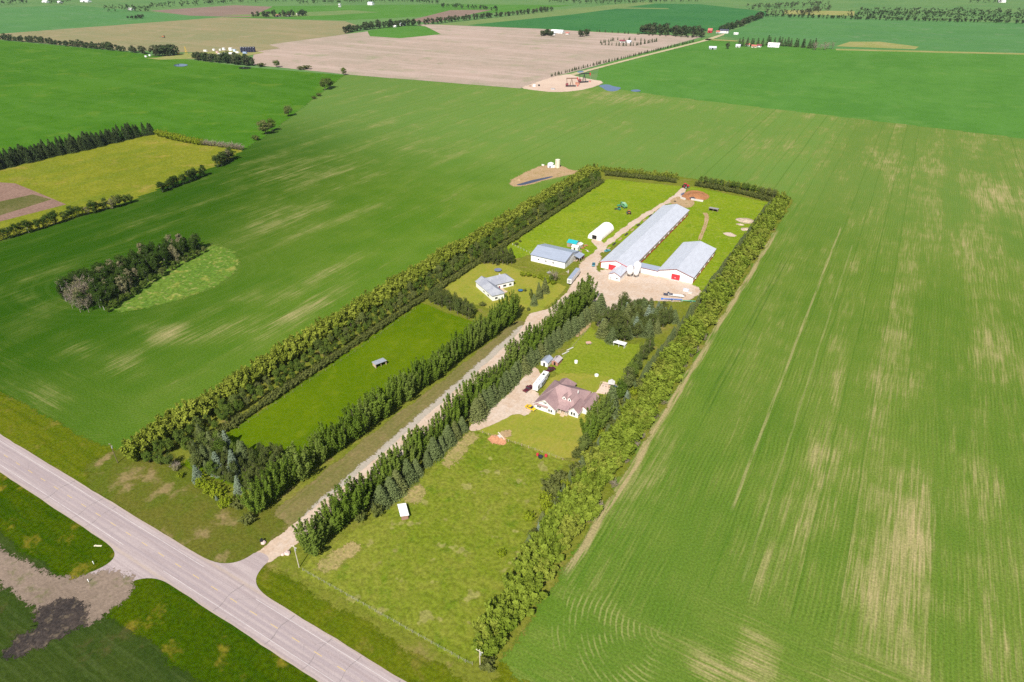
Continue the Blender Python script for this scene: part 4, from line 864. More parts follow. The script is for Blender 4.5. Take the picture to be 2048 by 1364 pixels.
far_row([(1290, 62), (1340, 64), (1400, 68)], 14, (13, 17), 'tree at the back of the wood behind the orchard rows', 'wood behind the orchard rows back')
far_row([(1440, 64), (1475, 54), (1500, 44), (1525, 34)], 20, (10, 14), 'tree along the edge between the two upper fields', 'trees between upper fields')
far_row([(1475, 92), (1500, 92), (1530, 92)], 10, (11, 15), 'dark spruce on the left of the distant farmyard', 'left spruces of the distant farmyard', 'farspruce', 3, 1.1)
far_row([(1535, 90), (1570, 92), (1610, 95), (1635, 97)], 8, (13, 16), 'dark spruce behind the distant white barn', 'spruces behind the distant white barn', 'farspruce', 4, 1.1)
far_row([(1625, 100), (1645, 100), (1662, 97)], 10, (10, 13), 'purplish bare tree right of the distant white barn', 'bare trees right of the white barn', 'dead', 5, 1.4)
far_row([(1450, 97), (1458, 97)], 14, (9, 10), 'round dark tree beside the distant gray shed', 'trees beside the gray shed')
far_row([(1082, 72), (1098, 68), (1100, 72)], 12, (9, 11), 'dark tree left of the distant white house', 'trees left of the distant white house')
far_row([(1160, 73), (1172, 72), (1180, 70)], 16, (11, 14), 'dark tree right of the distant white house', 'trees right of the distant white house')
far_row([(1202, 89), (1240, 91), (1270, 91), (1312, 83)], 9, (5, 7), 'small spruce in the oval shelterbelt by the lane', 'oval shelterbelt', 'farspruce', 1, 1.2)
far_row([(1202, 86), (1230, 80), (1262, 80), (1312, 82)], 12, (4, 6), 'small spruce in the far side of the oval shelterbelt', 'oval shelterbelt far side', 'farspruce', 1, 1.2)
far_row([(1180, 62), (1250, 67), (1290, 70), (1350, 73), (1400, 76)], 18, (4, 5.5), 'small planted tree along the fence behind the orchard', 'planted trees behind the orchard', 'farspruce', 1, 1.3)
far_row([(1100, 153), (1150, 140), (1200, 127), (1240, 118), (1290, 106), (1330, 97), (1390, 83)], 9, (3, 4.6), 'small planted tree beside the gravel lane', 'planted trees beside the gravel lane', 'farspruce', .5, 1.5)
def wood(name, pts, step, h, label):
    """a far-off wood that reads as one mass"""
    P, T = [], []; r_ = np.random.default_rng(len(pts) * 7 + int(step))
    for x, y in along([U(*p) for p in pts], step * .55, step * .4, step * .9):
        hh = r_.uniform(*h) * 1.35; c, q = ellipsoid_clumps(r_, .5, hh, hh * .45, 7, 2.4)
        p, t = clump_pts(r_, c, q, 70); P.append(p + np.array([x, y, 0])); T.append(t)
    me = mats(leaf_mesh(name, np.concatenate(P), 2.6, np.concatenate(T), r_), LEAF['far'])
    tag(link(name, me), label, 'wood', None, 'stuff')
wood('distant_wood', [(1500, 20), (1560, 17), (1650, 12)], 16, (12, 18), 'gray wooded belt at the top right horizon')
wood('distant_wood', [(1700, 34), (1800, 36), (1900, 38), (2100, 42)], 12, (13, 18), 'dark wood beyond the upper right field')
wood('distant_wood', [(1720, 28), (1850, 29), (2100, 33)], 14, (13, 18), 'rear belt of the wood beyond the upper right field')
wood('distant_wood', [(1530, 33), (1600, 35), (1700, 38), (1800, 41), (2100, 48)], 14, (6, 9), 'low hedge along the upper right field')
wood('distant_wood', [(1530, 28), (1600, 30), (1650, 20)], 18, (10, 14), 'brush between two upper fields')
wood('distant_wood', [(215, 24), (260, 22), (300, 24)], 16, (13, 18), 'dark wood round the upper left farm')
wood('distant_wood', [(300, 17), (350, 14), (365, 14)], 18, (12, 16), 'dark belt right of the upper left farm')
wood('distant_wood', [(370, 12), (430, 8), (520, 4), (600, 2)], 18, (12, 16), 'long dark belt at the upper left horizon')
wood('distant_wood', [(0, 10), (60, 6)], 18, (10, 14), 'dark belt at the top left corner')
wood('distant_wood', [(100, 9), (140, 8)], 18, (12, 16), 'trees round the white sheds at the top left')
wood('distant_wood', [(600, 8), (700, 6), (800, 3), (880, 8)], 18, (10, 15), 'distant belt at the top middle')
wood('distant_wood', [(880, 14), (960, 18), (1000, 22)], 18, (8, 12), 'distant hedge left of the long hedge')
wood('distant_wood', [(1100, 4), (1200, 8), (1290, 5), (1400, 2)], 18, (10, 15), 'distant belt above the dark green field')
wood('distant_wood', [(1940, 5), (2010, 6)], 18, (12, 16), 'trees round the farm at the top right corner')
wood('distant_wood', [(258, 38), (272, 38), (285, 35)], 12, (5, 8), 'small dark bush island in the upper left field')
# ---------------------------------------------------------------- buildings
WHITE = plain('white_siding', (.80, .79, .77), .55, 0, .3, .05, .3, (.55, .48, .40), .25)
OFFW = plain('weathered_white', (.68, .66, .62), .6, 0, .3, .1, .4, (.45, .38, .30), .35)
RED = plain('red_paint', (.48, .035, .045), .5, 0, .3, .12)
MAROON = plain('maroon_trim', (.20, .05, .06), .5, 0, .3, .1)
BLUEGR = plain('slate_trim', (.16, .18, .26), .5, 0, .3, .1)
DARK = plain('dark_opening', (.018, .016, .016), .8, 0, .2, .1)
GLASS = plain('window_glass', (.03, .04, .05), .08, 0, .8, .1)
CONC = plain('concrete', (.55, .52, .48), .85, 0, .2, .1, .5, (.35, .3, .25), .4)
WOOD = plain('weathered_wood', (.33, .24, .17), .85, 0, .2, .2, 1.0)
TANW = plain('tan_wood', (.50, .38, .26), .8, 0, .2, .15, 1.0)
STEEL = plain('galvanised_steel', (.55, .56, .58), .4, .5, .5, .1)
RUBBER = plain('rubber', (.022, .022, .024), .8, 0, .2, .1)
FABRIC = plain('white_fabric', (.84, .83, .80), .6, 0, .3, .04)
BLUE = plain('blue_paint', (.04, .16, .50), .45, 0, .4, .1)
GREENP = plain('green_paint', (.05, .26, .14), .45, 0, .4, .12)
TEAL = plain('teal_metal', (.02, .33, .36), .4, 0, .4, .1)
ORANGE = plain('rust_orange', (.42, .16, .06), .7, 0, .3, .25)
BLACKP = plain('black_paint', (.025, .025, .03), .4, 0, .4, .1)
YELLOW = plain('yellow_paint', (.72, .47, .02), .3, 0, .5, .05)
CREAM = plain('cream_paint', (.66, .60, .45), .6, 0, .3, .1)
POLE = plain('pole_wood', (.52, .46, .36), .85, 0, .2, .15)
def roof_metal(name, col, pitch=.45, axis=0, rough=.38):
    m = Mat(name); P = m.objco(); xyz = m.sep(P)
    w = m.mth('SINE', m.mth('MULTIPLY', xyz[axis], 2 * math.pi / pitch))
    k = m.noise(m.vmul(P, (1, .25, 1) if axis == 1 else (.25, 1, 1)), .7, 4, .6)
    c = m.gray(m.mix(0.0, col, col), m.mr(k, .3, .7, .93, 1.05))
    st = m.noise(P, .9, 4, .7); c = m.mix(m.mth('MULTIPLY', m.mr(st, .58, .75), .25), c, (.42, .38, .34))
    pn = m.mth('FRACT', m.mth('MULTIPLY', xyz[axis], 1 / 2.7)); c = m.gray(c, m.mr(m.mth('ABSOLUTE', m.mth('SUBTRACT', pn, .5)), .47, .5, 1, .82))
    return m.bsdf(c, rough, .15, .5, m.bump(w, .03, .35))
RMET_Y = roof_metal('galvanised_roof', (.54, .555, .60), .45, 1); RMET_X = roof_metal('blue_gray_roof', (.34, .38, .46), .45, 0)
def shingle(name, A, B, sc=1.0):
    m = Mat(name); P = m.objco(); xyz = m.sep(P)
    w = m.mr(m.mth('FRACT', m.mth('MULTIPLY', xyz[2], 2.6)), .0, .12, .82, 1.0)
    k = m.noise(m.vmul(P, (sc * 1.4, sc * 1.4, sc * 3)), 1.0, 4, .7); q = m.noise(P, .18, 3)
    c = m.gray(m.mix(m.mr(m.mth('ADD', m.mth('MULTIPLY', k, .5), m.mth('MULTIPLY', q, .5)), .4, .6), A, B), w)
    return m.bsdf(c, .9, 0, .2)
SH_MAUVE = shingle('mauve_shingles', (.27, .175, .175), (.35, .235, .225)); SH_GRAY = shingle('gray_shingles', (.25, .26, .30), (.34, .35, .38))

def gable(root, x0, x1, y0, y1, eave, ridge, axis, wallm, roofm, oh=.4, th=.12, trim=None, trimw=.22, roof_name='roof', ends=True, hip=(0, 0)):
    """wall and roof parts of one gabled block in the root's own space; axis = ridge direction"""
    if axis == 'y': a0, a1, b0, b1 = x0, x1, y0, y1
    else: a0, a1, b0, b1 = y0, y1, x0, x1
    m = (a0 + a1) / 2
    w = MB(); h0, h1 = hip
    if hip == (0, 0):
        w.prism([(a0, 0), (a1, 0), (a1, eave), (m, ridge), (a0, eave)], b0, b1, axis); w.build('wall', wallm, root)
        r = MB(); s = (ridge - eave) / (m - a0); e = eave - s * oh
        for sg in (-1, 1):
            ae = a0 - oh if sg < 0 else a1 + oh
            r.prism([(ae, e + .03), (ae, e + .03 + th), (m, ridge + .03 + th), (m, ridge + .03)], b0 - oh, b1 + oh, axis)
        ro = r.build(roof_name, roofm, root)
        cap = MB().prism([(m - .25, ridge + .04 + th - s * .25), (m + .25, ridge + .04 + th - s * .25), (m, ridge + .07 + th)], b0 - oh - .01, b1 + oh + .01, axis); cap.build('ridge_cap', roofm, ro)
        if trim is not None:
            for bb in (b0 - oh - .06, b1 + oh + .003):
                f = MB()
                for sg in (-1, 1):
                    ae = a0 - oh if sg < 0 else a1 + oh
                    f.prism([(ae, e - trimw), (ae, e + .1), (m, ridge + .1), (m, ridge - trimw)], bb, bb + .057, axis)
                f.build('gable_trim', trim, root)
            for ae in (a0 - oh - .055, a1 + oh + .003):
                f = MB(); p = [(ae, e - trimw * .6), (ae + .052, e - trimw * .6), (ae + .052, e + .12), (ae, e + .12)]
                f.prism(p, b0 - oh, b1 + oh, axis).build('eave_trim', trim, root)
        return ro
    w.box(x0, x1, y0, y1, 0, eave).build('wall', wallm, root)
    s = (ridge - eave) / (m - a0); e = eave - s * oh * .5
    A0, A1, B0, B1 = a0 - oh, a1 + oh, b0 - oh, b1 + oh
    pts = [(A0, B0, e), (A1, B0, e), (A1, B1, e), (A0, B1, e), (m, B0 + h0, ridge), (m, B1 - h1, ridge), (A0, B0, e - .18), (A1, B0, e - .18), (A1, B1, e - .18), (A0, B1, e - .18)]
    if axis == 'x': pts = [(p[1], p[0], p[2]) for p in pts]
    r = MB().add(pts, [(0, 1, 4), (1, 2, 5, 4), (2, 3, 5), (3, 0, 4, 5), (6, 9, 8, 7), (0, 6, 7, 1), (1, 7, 8, 2), (2, 8, 9, 3), (3, 9, 6, 0)])
    return r.build(roof_name, roofm, root)

def opening(root, name, x0, x1, y, z0, z1, mat, face='y-', depth=.06, frame=None, fw=.12, label=None):
    """door or window slab standing a little proud of a wall: face gives the wall's outward side"""
    def bx(b, a0, a1, c0, c1, d0, d1):
        if face == 'y-': b.box(a0, a1, y - d1, y - d0, c0, c1)
        elif face == 'y+': b.box(a0, a1, y + d0, y + d1, c0, c1)
        elif face == 'x+': b.box(y + d0, y + d1, a0, a1, c0, c1)
        else: b.box(y - d1, y - d0, a0, a1, c0, c1)
        return b
    o = bx(MB(), x0, x1, z0, z1, .004, depth).build(name, mat, root, label=label)
    if frame is not None:
        b = MB(); d = depth + .03
        bx(b, x0 - fw, x0, z0 - fw, z1 + fw, .003, d); bx(b, x1, x1 + fw, z0 - fw, z1 + fw, .003, d); bx(b, x0, x1, z1, z1 + fw, .003, d)
        if z0 > .15: bx(b, x0, x1, z0 - fw, z0, .003, d)
        b.build('frame', frame, o)
    return o

# --- long barn
b1 = empty('long_barn', (-127.2, 347.5, 0), 0, 'long white barn with gray metal roof and red end door', 'barn')
gable(b1, -9.8, 9.8, 0, 118.5, 4.1, 7.0, 'y', WHITE, RMET_Y, .55, .14, RED)
o = opening(b1, 'door', -4.6, .4, 0, .05, 3.6, RED, 'y-', .1)
for sx in (-1, 1):
    MB().box(*((9.803, 9.87) if sx > 0 else (-9.87, -9.803)), .3, 118.2, .05, 1.25).build('wainscot', RED, b1)
MB().box(-9.9, -9.55, -.07, -.004, 0, 4.0).build('corner_trim', RED, b1)
fan = MB().box(0, .55, -.6, .6, 1.5, 2.7).mesh('fan_hood')
for k in range(12): link('fan_hood', fan, OFFW, b1, (9.81, 6 + k * 9.4, 0))
for k in range(3): link('fan_hood', fan, OFFW, b1, (-9.81, 30 + k * 30, 0), math.pi)
vent = MB().box(-.35, .35, -.5, .5, 0, .55).mesh('roof_vent')
# --- front room of the barn
an = empty('egg_room', (-122.7, 334.8, 0), 0, 'small white gabled room built against the long barn front', 'building')
gable(an, -3.6, 3.6, 0, 12.4, 3.5, 5.2, 'y', WHITE, RMET_Y, .35, .12, MAROON)
opening(an, 'door', -2.6, -1.7, 0, .05, 2.0, STEEL, 'y-'); opening(an, 'window', 1.2, 2.2, 0, 1.1, 1.9, GLASS, 'y-', .05, OFFW)
# --- link building
lk = empty('link_building', (-109.5, 352.8, 0), 0, 'low white corridor joining the long barn to the short barn', 'building')
MB().box(-7.6, 7.9, 0, 5, 0, 3.6).build('wall', WHITE, lk); MB().prism([(-.35, 3.63), (5.3, 4.2), (5.3, 4.35), (-.35, 3.78)], -7.6, 7.9, 'x').build('roof', RMET_X, lk)
MB().box(-7.6, 7.9, -.42, -.36, 3.48, 3.78).build('eave_trim', MAROON, lk); opening(lk, 'door', 2.2, 3.2, 0, .05, 2.1, OFFW, 'y-', .06, STEEL)
# --- short barn
b2 = empty('short_barn', (-91, 353.6, 0), 0, 'white barn with bright metal roof and wide red front door', 'barn')
gable(b2, -10.5, 10.5, 0, 49, 4.3, 7.3, 'y', WHITE, RMET_Y, .55, .14, MAROON)
d = opening(b2, 'door', -2.6, 2.6, 0, .05, 3.7, RED, 'y-', .1); MB().box(-.4, 0, -.13, -.11, 1.3, 1.7).build('door_window', WHITE, d)
MB().box(10.503, 10.57, .3, 48.7, .05, 1.2).build('wainscot', RED, b2); MB().box(-3.2, 2.8, -1.6, -.05, .08, .14).build('apron', CONC, b2)
for k in range(5): link('fan_hood', fan, OFFW, b2, (10.51, 5 + k * 9.4, 0))
# --- feed bins
def feed_bin(x, y, r, h, label):
    t = empty('feed_bin', (x, y, 0), 0, label, 'bin', 'feed bins beside the barns')
    MB().lathe([(.25, 1.3), (r, 3.0), (r, h - 1.1), (r * .35, h - .1), (.3, h)], n=20).build('hopper', WHITE, t, True)
    MB().tube((0, 0, h - .05), (0, 0, h + .25), .35, .35, 10).build('lid', OFFW, t)
    for k in range(4):
        a = math.pi / 4 + k * math.pi / 2; MB().box(r * .92 * math.cos(a) - .07, r * .92 * math.cos(a) + .07, r * .92 * math.sin(a) - .07, r * .92 * math.sin(a) + .07, 0, 3.2).build('leg', OFFW, t)
    ring = MB().tube((0, 0, h * .55), (0, 0, h * .55 + .08), r * 1.012, r * 1.012, 20); ring.build('hoop', STEEL, t)
feed_bin(-113.8, 349.2, 2.1, 8.6, 'tallest white feed bin, at the corner of the corridor'); feed_bin(-116.3, 343.5, 1.9, 7.6, 'white feed bin beside the small gabled room, nearest it'); feed_bin(-112.6, 344.2, 1.7, 6.6, 'shorter white feed bin at the front, right of its neighbour')
# --- shop
sh = empty('shop', (-167.6, 334.5, 0), 0, 'white machine shop with slate-blue metal roof', 'building')
gable(sh, -11.9, 11.9, 0, 19.5, 4.6, 7.2, 'x', WHITE, RMET_X, .45, .14, BLUEGR)
for k in range(3): opening(sh, 'window', -7 + k * 5.2, -5.9 + k * 5.2, 0, 1.9, 2.7, GLASS, 'y-', .05, OFFW)
opening(sh, 'door', 3, 7.5, 11.9, .05, 3.8, OFFW, 'x+', .08, STEEL); opening(sh, 'door', 9.5, 14, 11.9, .05, 3.8, OFFW, 'x+', .08, STEEL)
ln = empty('lean_to', (-155.6, 347.4, 0), 0, 'open dark lean-to on the back corner of the shop', 'shed')
MB().prism([(0, 4.1), (4.2, 2.9), (4.2, 3.02), (0, 4.22)], 0, 7.5, 'y').build('roof', RMET_X, ln)
for x, y in ((4, .2), (4, 3.7), (4, 7.3)): MB().box(x - .1, x + .1, y - .1, y + .1, 0, 2.9).build('post', WOOD, ln)
MB().box(.05, 4.1, 7.3, 7.4, 0, 3).build('wall', MAROON, ln)
# --- fabric shelter
q = empty('fabric_shelter', (-158.8, 387.5, 0), 0, 'white fabric arched shelter with a dark doorway', 'shelter')
n = 14; arc = [(-5 * math.cos(math.pi * i / n), 5.2 * math.sin(math.pi * i / n) ** .8) for i in range(n + 1)]
MB().prism(arc, 0, 22.5, 'y').build('cover', FABRIC, q)
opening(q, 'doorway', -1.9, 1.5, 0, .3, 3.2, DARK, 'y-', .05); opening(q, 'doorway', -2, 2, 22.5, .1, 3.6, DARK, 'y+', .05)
for k in range(5): MB().prism([(u * 1.012, z * 1.012) for u, z in arc], .5 + k * 5.3, .62 + k * 5.3, 'y').build('hoop', OFFW, q)
MB().box(4.9, 5.15, 0, 22.5, .02, .7).build('skirt_board', TANW, q)
# --- teal shed and small sheds behind the shop
def small_shed(name, x, y, w, d, h, rh, label, wallm, roofm, rz=0, cat='shed', axis='y', door=None, oh=.25, group=None):
    t = empty(name, (x, y, 0), rz, label, cat, group); gable(t, -w / 2, w / 2, -d / 2, d / 2, h, rh, axis, wallm, roofm, oh, .08)
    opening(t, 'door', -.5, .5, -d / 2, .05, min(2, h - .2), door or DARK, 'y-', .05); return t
x, y = U(1140, 497); small_shed('teal_shed', x, y + 5, 6.5, 6, 3.0, 4.2, 'shed with a bright teal metal roof behind the shop', WOOD, TEAL, 0, axis='x')
x, y = U(1146, 501); small_shed('storage_shed', x + 1, y + 2, 4.5, 4, 2.6, 3.3, 'low white-roofed shed between the shop and teal shed', OFFW, OFFW, 0, axis='x')
x, y = U(1156, 494); small_shed('storage_shed', x + 1, y, 3.5, 3.5, 2.4, 3.0, 'small cream shed at the end of the scrap row', CREAM, OFFW, 0)
# --- semi trailer
st = empty('semi_trailer', (-144.3, 323.5, 0), R(7.1), 'long white semi trailer parked by the shop corner', 'trailer')
MB().box(-1.3, 1.3, -8.4, 8.4, 1.15, 4.0).build('box', WHITE, st); MB().box(-1.27, 1.27, -8.35, 8.35, 4.003, 4.03).build('roof', RMET_X, st)
MB().box(-.55, .55, -8.5, 8.2, .9, 1.145).build('chassis', BLACKP, st)
for yy in (6.2, 7.4):
    for sx in (-1, 1):
        w_ = MB().wheel((sx * 1.05, yy, .5), .5, .5, 'x').build('wheel', RUBBER, st); MB().wheel((sx * 1.305, yy, .5), .28, .02, 'x').build('rim', STEEL, w_)
for sx in (-1, 1): MB().box(sx * .9 - .08, sx * .9 + .08, -5.2, -5, 0, 1.1).build('landing_leg', STEEL, st)
MB().box(-1.0, 1.0, -8.46, -8.41, 1.6, 3.6).build('vent_panel', STEEL, st)

# --- bungalow
bu = empty('bungalow', (-189.8, 285.8, 0), R(-31), 'L-shaped white bungalow with light gray roof', 'house')
gable(bu, 0, 9.5, 0, 20, 3.8, 6.8, 'y', WHITE, SH_GRAY, .5, hip=(4.6, 4.0)); gable(bu, .3, 21, .1, 7.4, 3.75, 6.2, 'x', WHITE, SH_GRAY, .5, hip=(.01, 3.4))
for k in range(3): opening(bu, 'window', 4 + k * 5.4, 5.6 + k * 5.4, .1, .9, 2.1, GLASS, 'y-', .05, OFFW)
opening(bu, 'window', 1.6, 3.2, 21, .9, 2.1, GLASS, 'x+', .05, OFFW); opening(bu, 'door', 10, 11, 9.5, .1, 2.1, MAROON, 'x+', .05, OFFW); opening(bu, 'window', 13, 15, 9.5, .9, 2.1, GLASS, 'x+', .05, OFFW)
opening(bu, 'window', 17, 18.5, 9.5, .9, 2.1, GLASS, 'x+', .05, OFFW)
MB().box(9.9, 15.5, 7.9, 12.6, .25, .45).build('deck', TANW, bu); MB().box(4, 4.7, 13, 13.7, 5.2, 7.2).build('chimney', CONC, bu)
for sx, sy in ((10.1, 8.1), (15.3, 8.1), (15.3, 12.4), (10.1, 12.4)): MB().box(sx - .07, sx + .07, sy - .07, sy + .07, .0, 1.35).build('deck_post', OFFW, bu)
gz = empty('patio_umbrella', U(991, 574) + (.45,), 0, 'dark patio umbrella on the bungalow deck', 'umbrella')
MB().lathe([(1.9, 2.1), (1.0, 2.6), (.05, 2.9)], n=8).build('canopy', BLACKP, gz); MB().tube((0, 0, 0), (0, 0, 2.8), .04, .04, 6).build('pole', STEEL, gz)
tr = empty('trampoline', U(996, 542) + (0,), 0, 'round dark trampoline on the lawn behind the bungalow', 'trampoline')
MB().lathe([(2.0, .88), (2.05, .9), (2.0, .92)], n=24).build('mat', RUBBER, tr); MB().lathe([(2.05, .86), (2.35, .88), (2.35, .95), (2.05, .95)], n=24).build('rim', BLUEGR, tr)
for k in range(6): MB().tube((2.2 * math.cos(k * 1.047), 2.2 * math.sin(k * 1.047), 0), (2.2 * math.cos(k * 1.047), 2.2 * math.sin(k * 1.047), .9), .04, .04, 6).build('leg', STEEL, tr)
tr = empty('pool', U(1041, 582) + (0,), 0, 'small round dark-blue pool right of the bungalow', 'pool')
MB().lathe([(1.5, 0), (1.55, .7), (1.4, .7), (1.4, .55)], n=20).build('rim', BLACKP, tr); MB().lathe([(1.39, .5), (1.39, .56)], n=20).build('water', plain('pool_water', (.05, .16, .3), .05, 0, .6, .05), tr)

# --- big house
ho = empty('house', (-94, 200, 0), 0, 'large white house with mauve shingled hip roof and two dormers', 'house')
HWALL = plain('house_siding', (.78, .76, .71), .6, 0, .3, .05, .4)
gable(ho, -9.8, 7.3, 3.2, 18.6, 3.0, 7.6, 'x', HWALL, SH_MAUVE, .55, hip=(6.5, 6.5), roof_name='main_roof')
gable(ho, -9.9, -.1, -.9, 9, 3.0, 6.4, 'y', HWALL, SH_MAUVE, .5, .12, OFFW, .18, roof_name='garage_roof')
gable(ho, 5.0, 9.3, 2.1, 9, 2.8, 4.9, 'y', HWALL, SH_MAUVE, .45, .12, OFFW, .16, roof_name='wing_roof')
gable(ho, -7.6, -1.0, 14, 21.4, 2.9, 6.2, 'y', HWALL, SH_MAUVE, .5, hip=(.01, 3.0), roof_name='rear_roof')
gable(ho, 8.0, 12.0, 6.2, 17.6, 2.6, 3.9, 'y', HWALL, SH_MAUVE, .35, .12, MAROON, .16, roof_name='side_roof')
MB().prism([(-1.6, 2.75), (-1.6, 2.9), (-.75, 3.5), (-.75, 3.35)], -9.9, -3.4, 'x').build('garage_awning', SH_MAUVE, ho)
opening(ho, 'gable_window', -5.6, -5.0, -.9, 4.3, 5.1, GLASS, 'y-', .05, OFFW, .06); opening(ho, 'gable_window', -4.8, -4.2, -.9, 4.3, 5.1, GLASS, 'y-', .05, OFFW, .06)
for a in (-8.6, -7.6): opening(ho, 'window', a, a + .75, -.9, 1.2, 2.1, GLASS, 'y-', .05, OFFW, .06)
for a in (-3.2, -2.1): opening(ho, 'window', a, a + .7, -.9, .9, 2.2, GLASS, 'y-', .05, OFFW, .06)
for a in (6.0, 7.2): opening(ho, 'window', a, a + .8, 2.1, .8, 2.3, GLASS, 'y-', .05, OFFW, .06)
opening(ho, 'window', 9.4, 10.4, 12.0, 1.0, 2.0, GLASS, 'x+', .05, OFFW, .06); opening(ho, 'door', 2.2, 3.3, 3.2, .5, 2.6, MAROON, 'y-', .06, OFFW)
opening(ho, 'window', .4, 1.6, 3.2, 1.0, 2.3, GLASS, 'y-', .05, OFFW, .06)
MB().box(0.1, 4.9, .9, 3.15, .0, .5).build('porch', TANW, ho)
for k in range(4): MB().box(1.9, 3.7, -.3 - k * .3 + .9, .9 - k * .3, 0, .4 - k * .1).build('step', TANW, ho)
for a in (.3, 1.75, 3.85, 4.7): MB().box(a - .09, a + .09, 1.0, 1.18, .5, 2.75).build('porch_post', OFFW, ho)
MB().prism([(.6, 2.75), (.6, 2.9), (4.5, 3.9), (4.5, 3.75)], .0, 5.0, 'x').build('porch_roof', SH_MAUVE, ho)
for k, xx in enumerate((.2, 2.7)):
    dm = MB().prism([(xx, 4.0), (xx + 1.5, 4.0), (xx + 1.5, 5.6), (xx + .75, 6.4), (xx, 5.6)], 5.6, 9.5, 'y').build('dormer', HWALL, ho)
    f = MB()
    f.prism([(xx - .2, 5.42), (xx - .2, 5.56), (xx + .75, 6.56), (xx + .75, 6.42)], 5.4, 9.8, 'y'); f.prism([(xx + 1.7, 5.42), (xx + 1.7, 5.56), (xx + .75, 6.56), (xx + .75, 6.42)], 5.4, 9.8, 'y'); f.build('dormer_roof', SH_MAUVE, dm)
    MB().box(xx + .45, xx + 1.05, 5.55, 5.597, 4.7, 5.5).build('dormer_window', GLASS, dm)
MB().box(4.8, 5.2, 10.8, 11.2, 6, 7.3).build('chimney', OFFW, ho)
MB().box(3.5, 9, 18.7, 21.3, .15, .35).build('rear_deck', TANW, ho)
for k in range(5): MB().box(3.6 + k * 1.3, 3.75 + k * 1.3, 21.15, 21.28, .35, 1.2).build('deck_post', OFFW, ho)
for i, (dx, dy, m_, lb) in enumerate([(5, 19.7, BLACKP, 'dark chair on the rear deck of the house, left'), (7.2, 20.1, WOOD, 'brown chair on the rear deck of the house, right')]):
    t = empty('deck_chair', (-94 + dx, 200 + dy, .35), .5 * i, lb, 'chair'); MB().box(-.35, .35, -.35, .35, .3, .4).build('seat', m_, t); MB().box(-.35, .35, .28, .36, .4, 1).build('backrest', m_, t)
    for sx in (-.3, .3):
        for sy in (-.3, .3): MB().box(sx - .03, sx + .03, sy - .03, sy + .03, 0, .3).build('leg', m_, t)

# --- sheds by the house drive, shelters
small_shed('garden_shed', -115.6, 233, 3.6, 5.2, 2.4, 3.5, 'white garden shed with gray metal roof beside the maroon truck', WHITE, RMET_X, 0, axis='y')
t = small_shed('playhouse_shed', -111.6, 236, 3.2, 4.8, 2.1, 2.9, 'brown shed with gray roof right of the white garden shed', plain('red_brown_wood', (.40, .19, .14), .8), plain('gray_felt_roof', (.42, .36, .36), .8), 0)
MB().box(-.9, -.2, .6, 1.8, 2.62, 2.78).build('skylight', DARK, t)
def run_in(name, x, y, w, d, h0, h1, rz, label, roofm, wallm=TANW):
    """open-fronted shelter, roof falling to the back"""
    t = empty(name, (x, y, 0), rz, label, 'shelter')
    MB().prism([(-d / 2 - .3, h0 + .02), (-d / 2 - .3, h0 + .14), (d / 2 + .3, h1 + .14), (d / 2 + .3, h1 + .02)], -w / 2 - .25, w / 2 + .25, 'x').build('roof', roofm, t)
    for sx in (-1, 1):
        for k in range(4):
            MB().box(*(sorted((sx * w / 2, sx * (w / 2 - .06)))), -d / 2, d / 2, .1 + k * .45, .5 + k * .45).build('plank', wallm, t)
    for k in range(4): MB().box(-w / 2, w / 2, d / 2 - .06, d / 2, .1 + k * .45, .5 + k * .45).build('plank', wallm, t)
    for sx in (-1, 0, 1): MB().box(sx * (w / 2 - .1) - .08, sx * (w / 2 - .1) + .08, -d / 2, -d / 2 + .16, 0, h0).build('post', wallm, t)
    return t
run_in('run_in_shelter', -184.2, 191.9, 5.6, 3.4, 2.3, 1.9, R(68), 'open wooden livestock shelter alone in the lush pasture', STEEL)
x, y = U(808, 1036); run_in('run_in_shelter', -114.6, 121.9, 5.6, 2.4, 2.3, 1.9, R(-41), 'white-roofed livestock shelter beside the spruces in the grazed pasture', FABRIC, plain('brown_plank', (.30, .17, .13), .85))
run_in('run_in_shelter', -91.4, 266, 5.8, 3.0, 2.0, 1.7, 0, 'low white shelter at the foot of the conifer grove', WHITE, OFFW)
x, y = U(1427, 422); run_in('run_in_shelter', x, y, 6.5, 4, 2.4, 1.9, 0, 'dark open shelter in the pasture behind the long barn', plain('gray_roof', (.3, .28, .27), .7), WOOD)

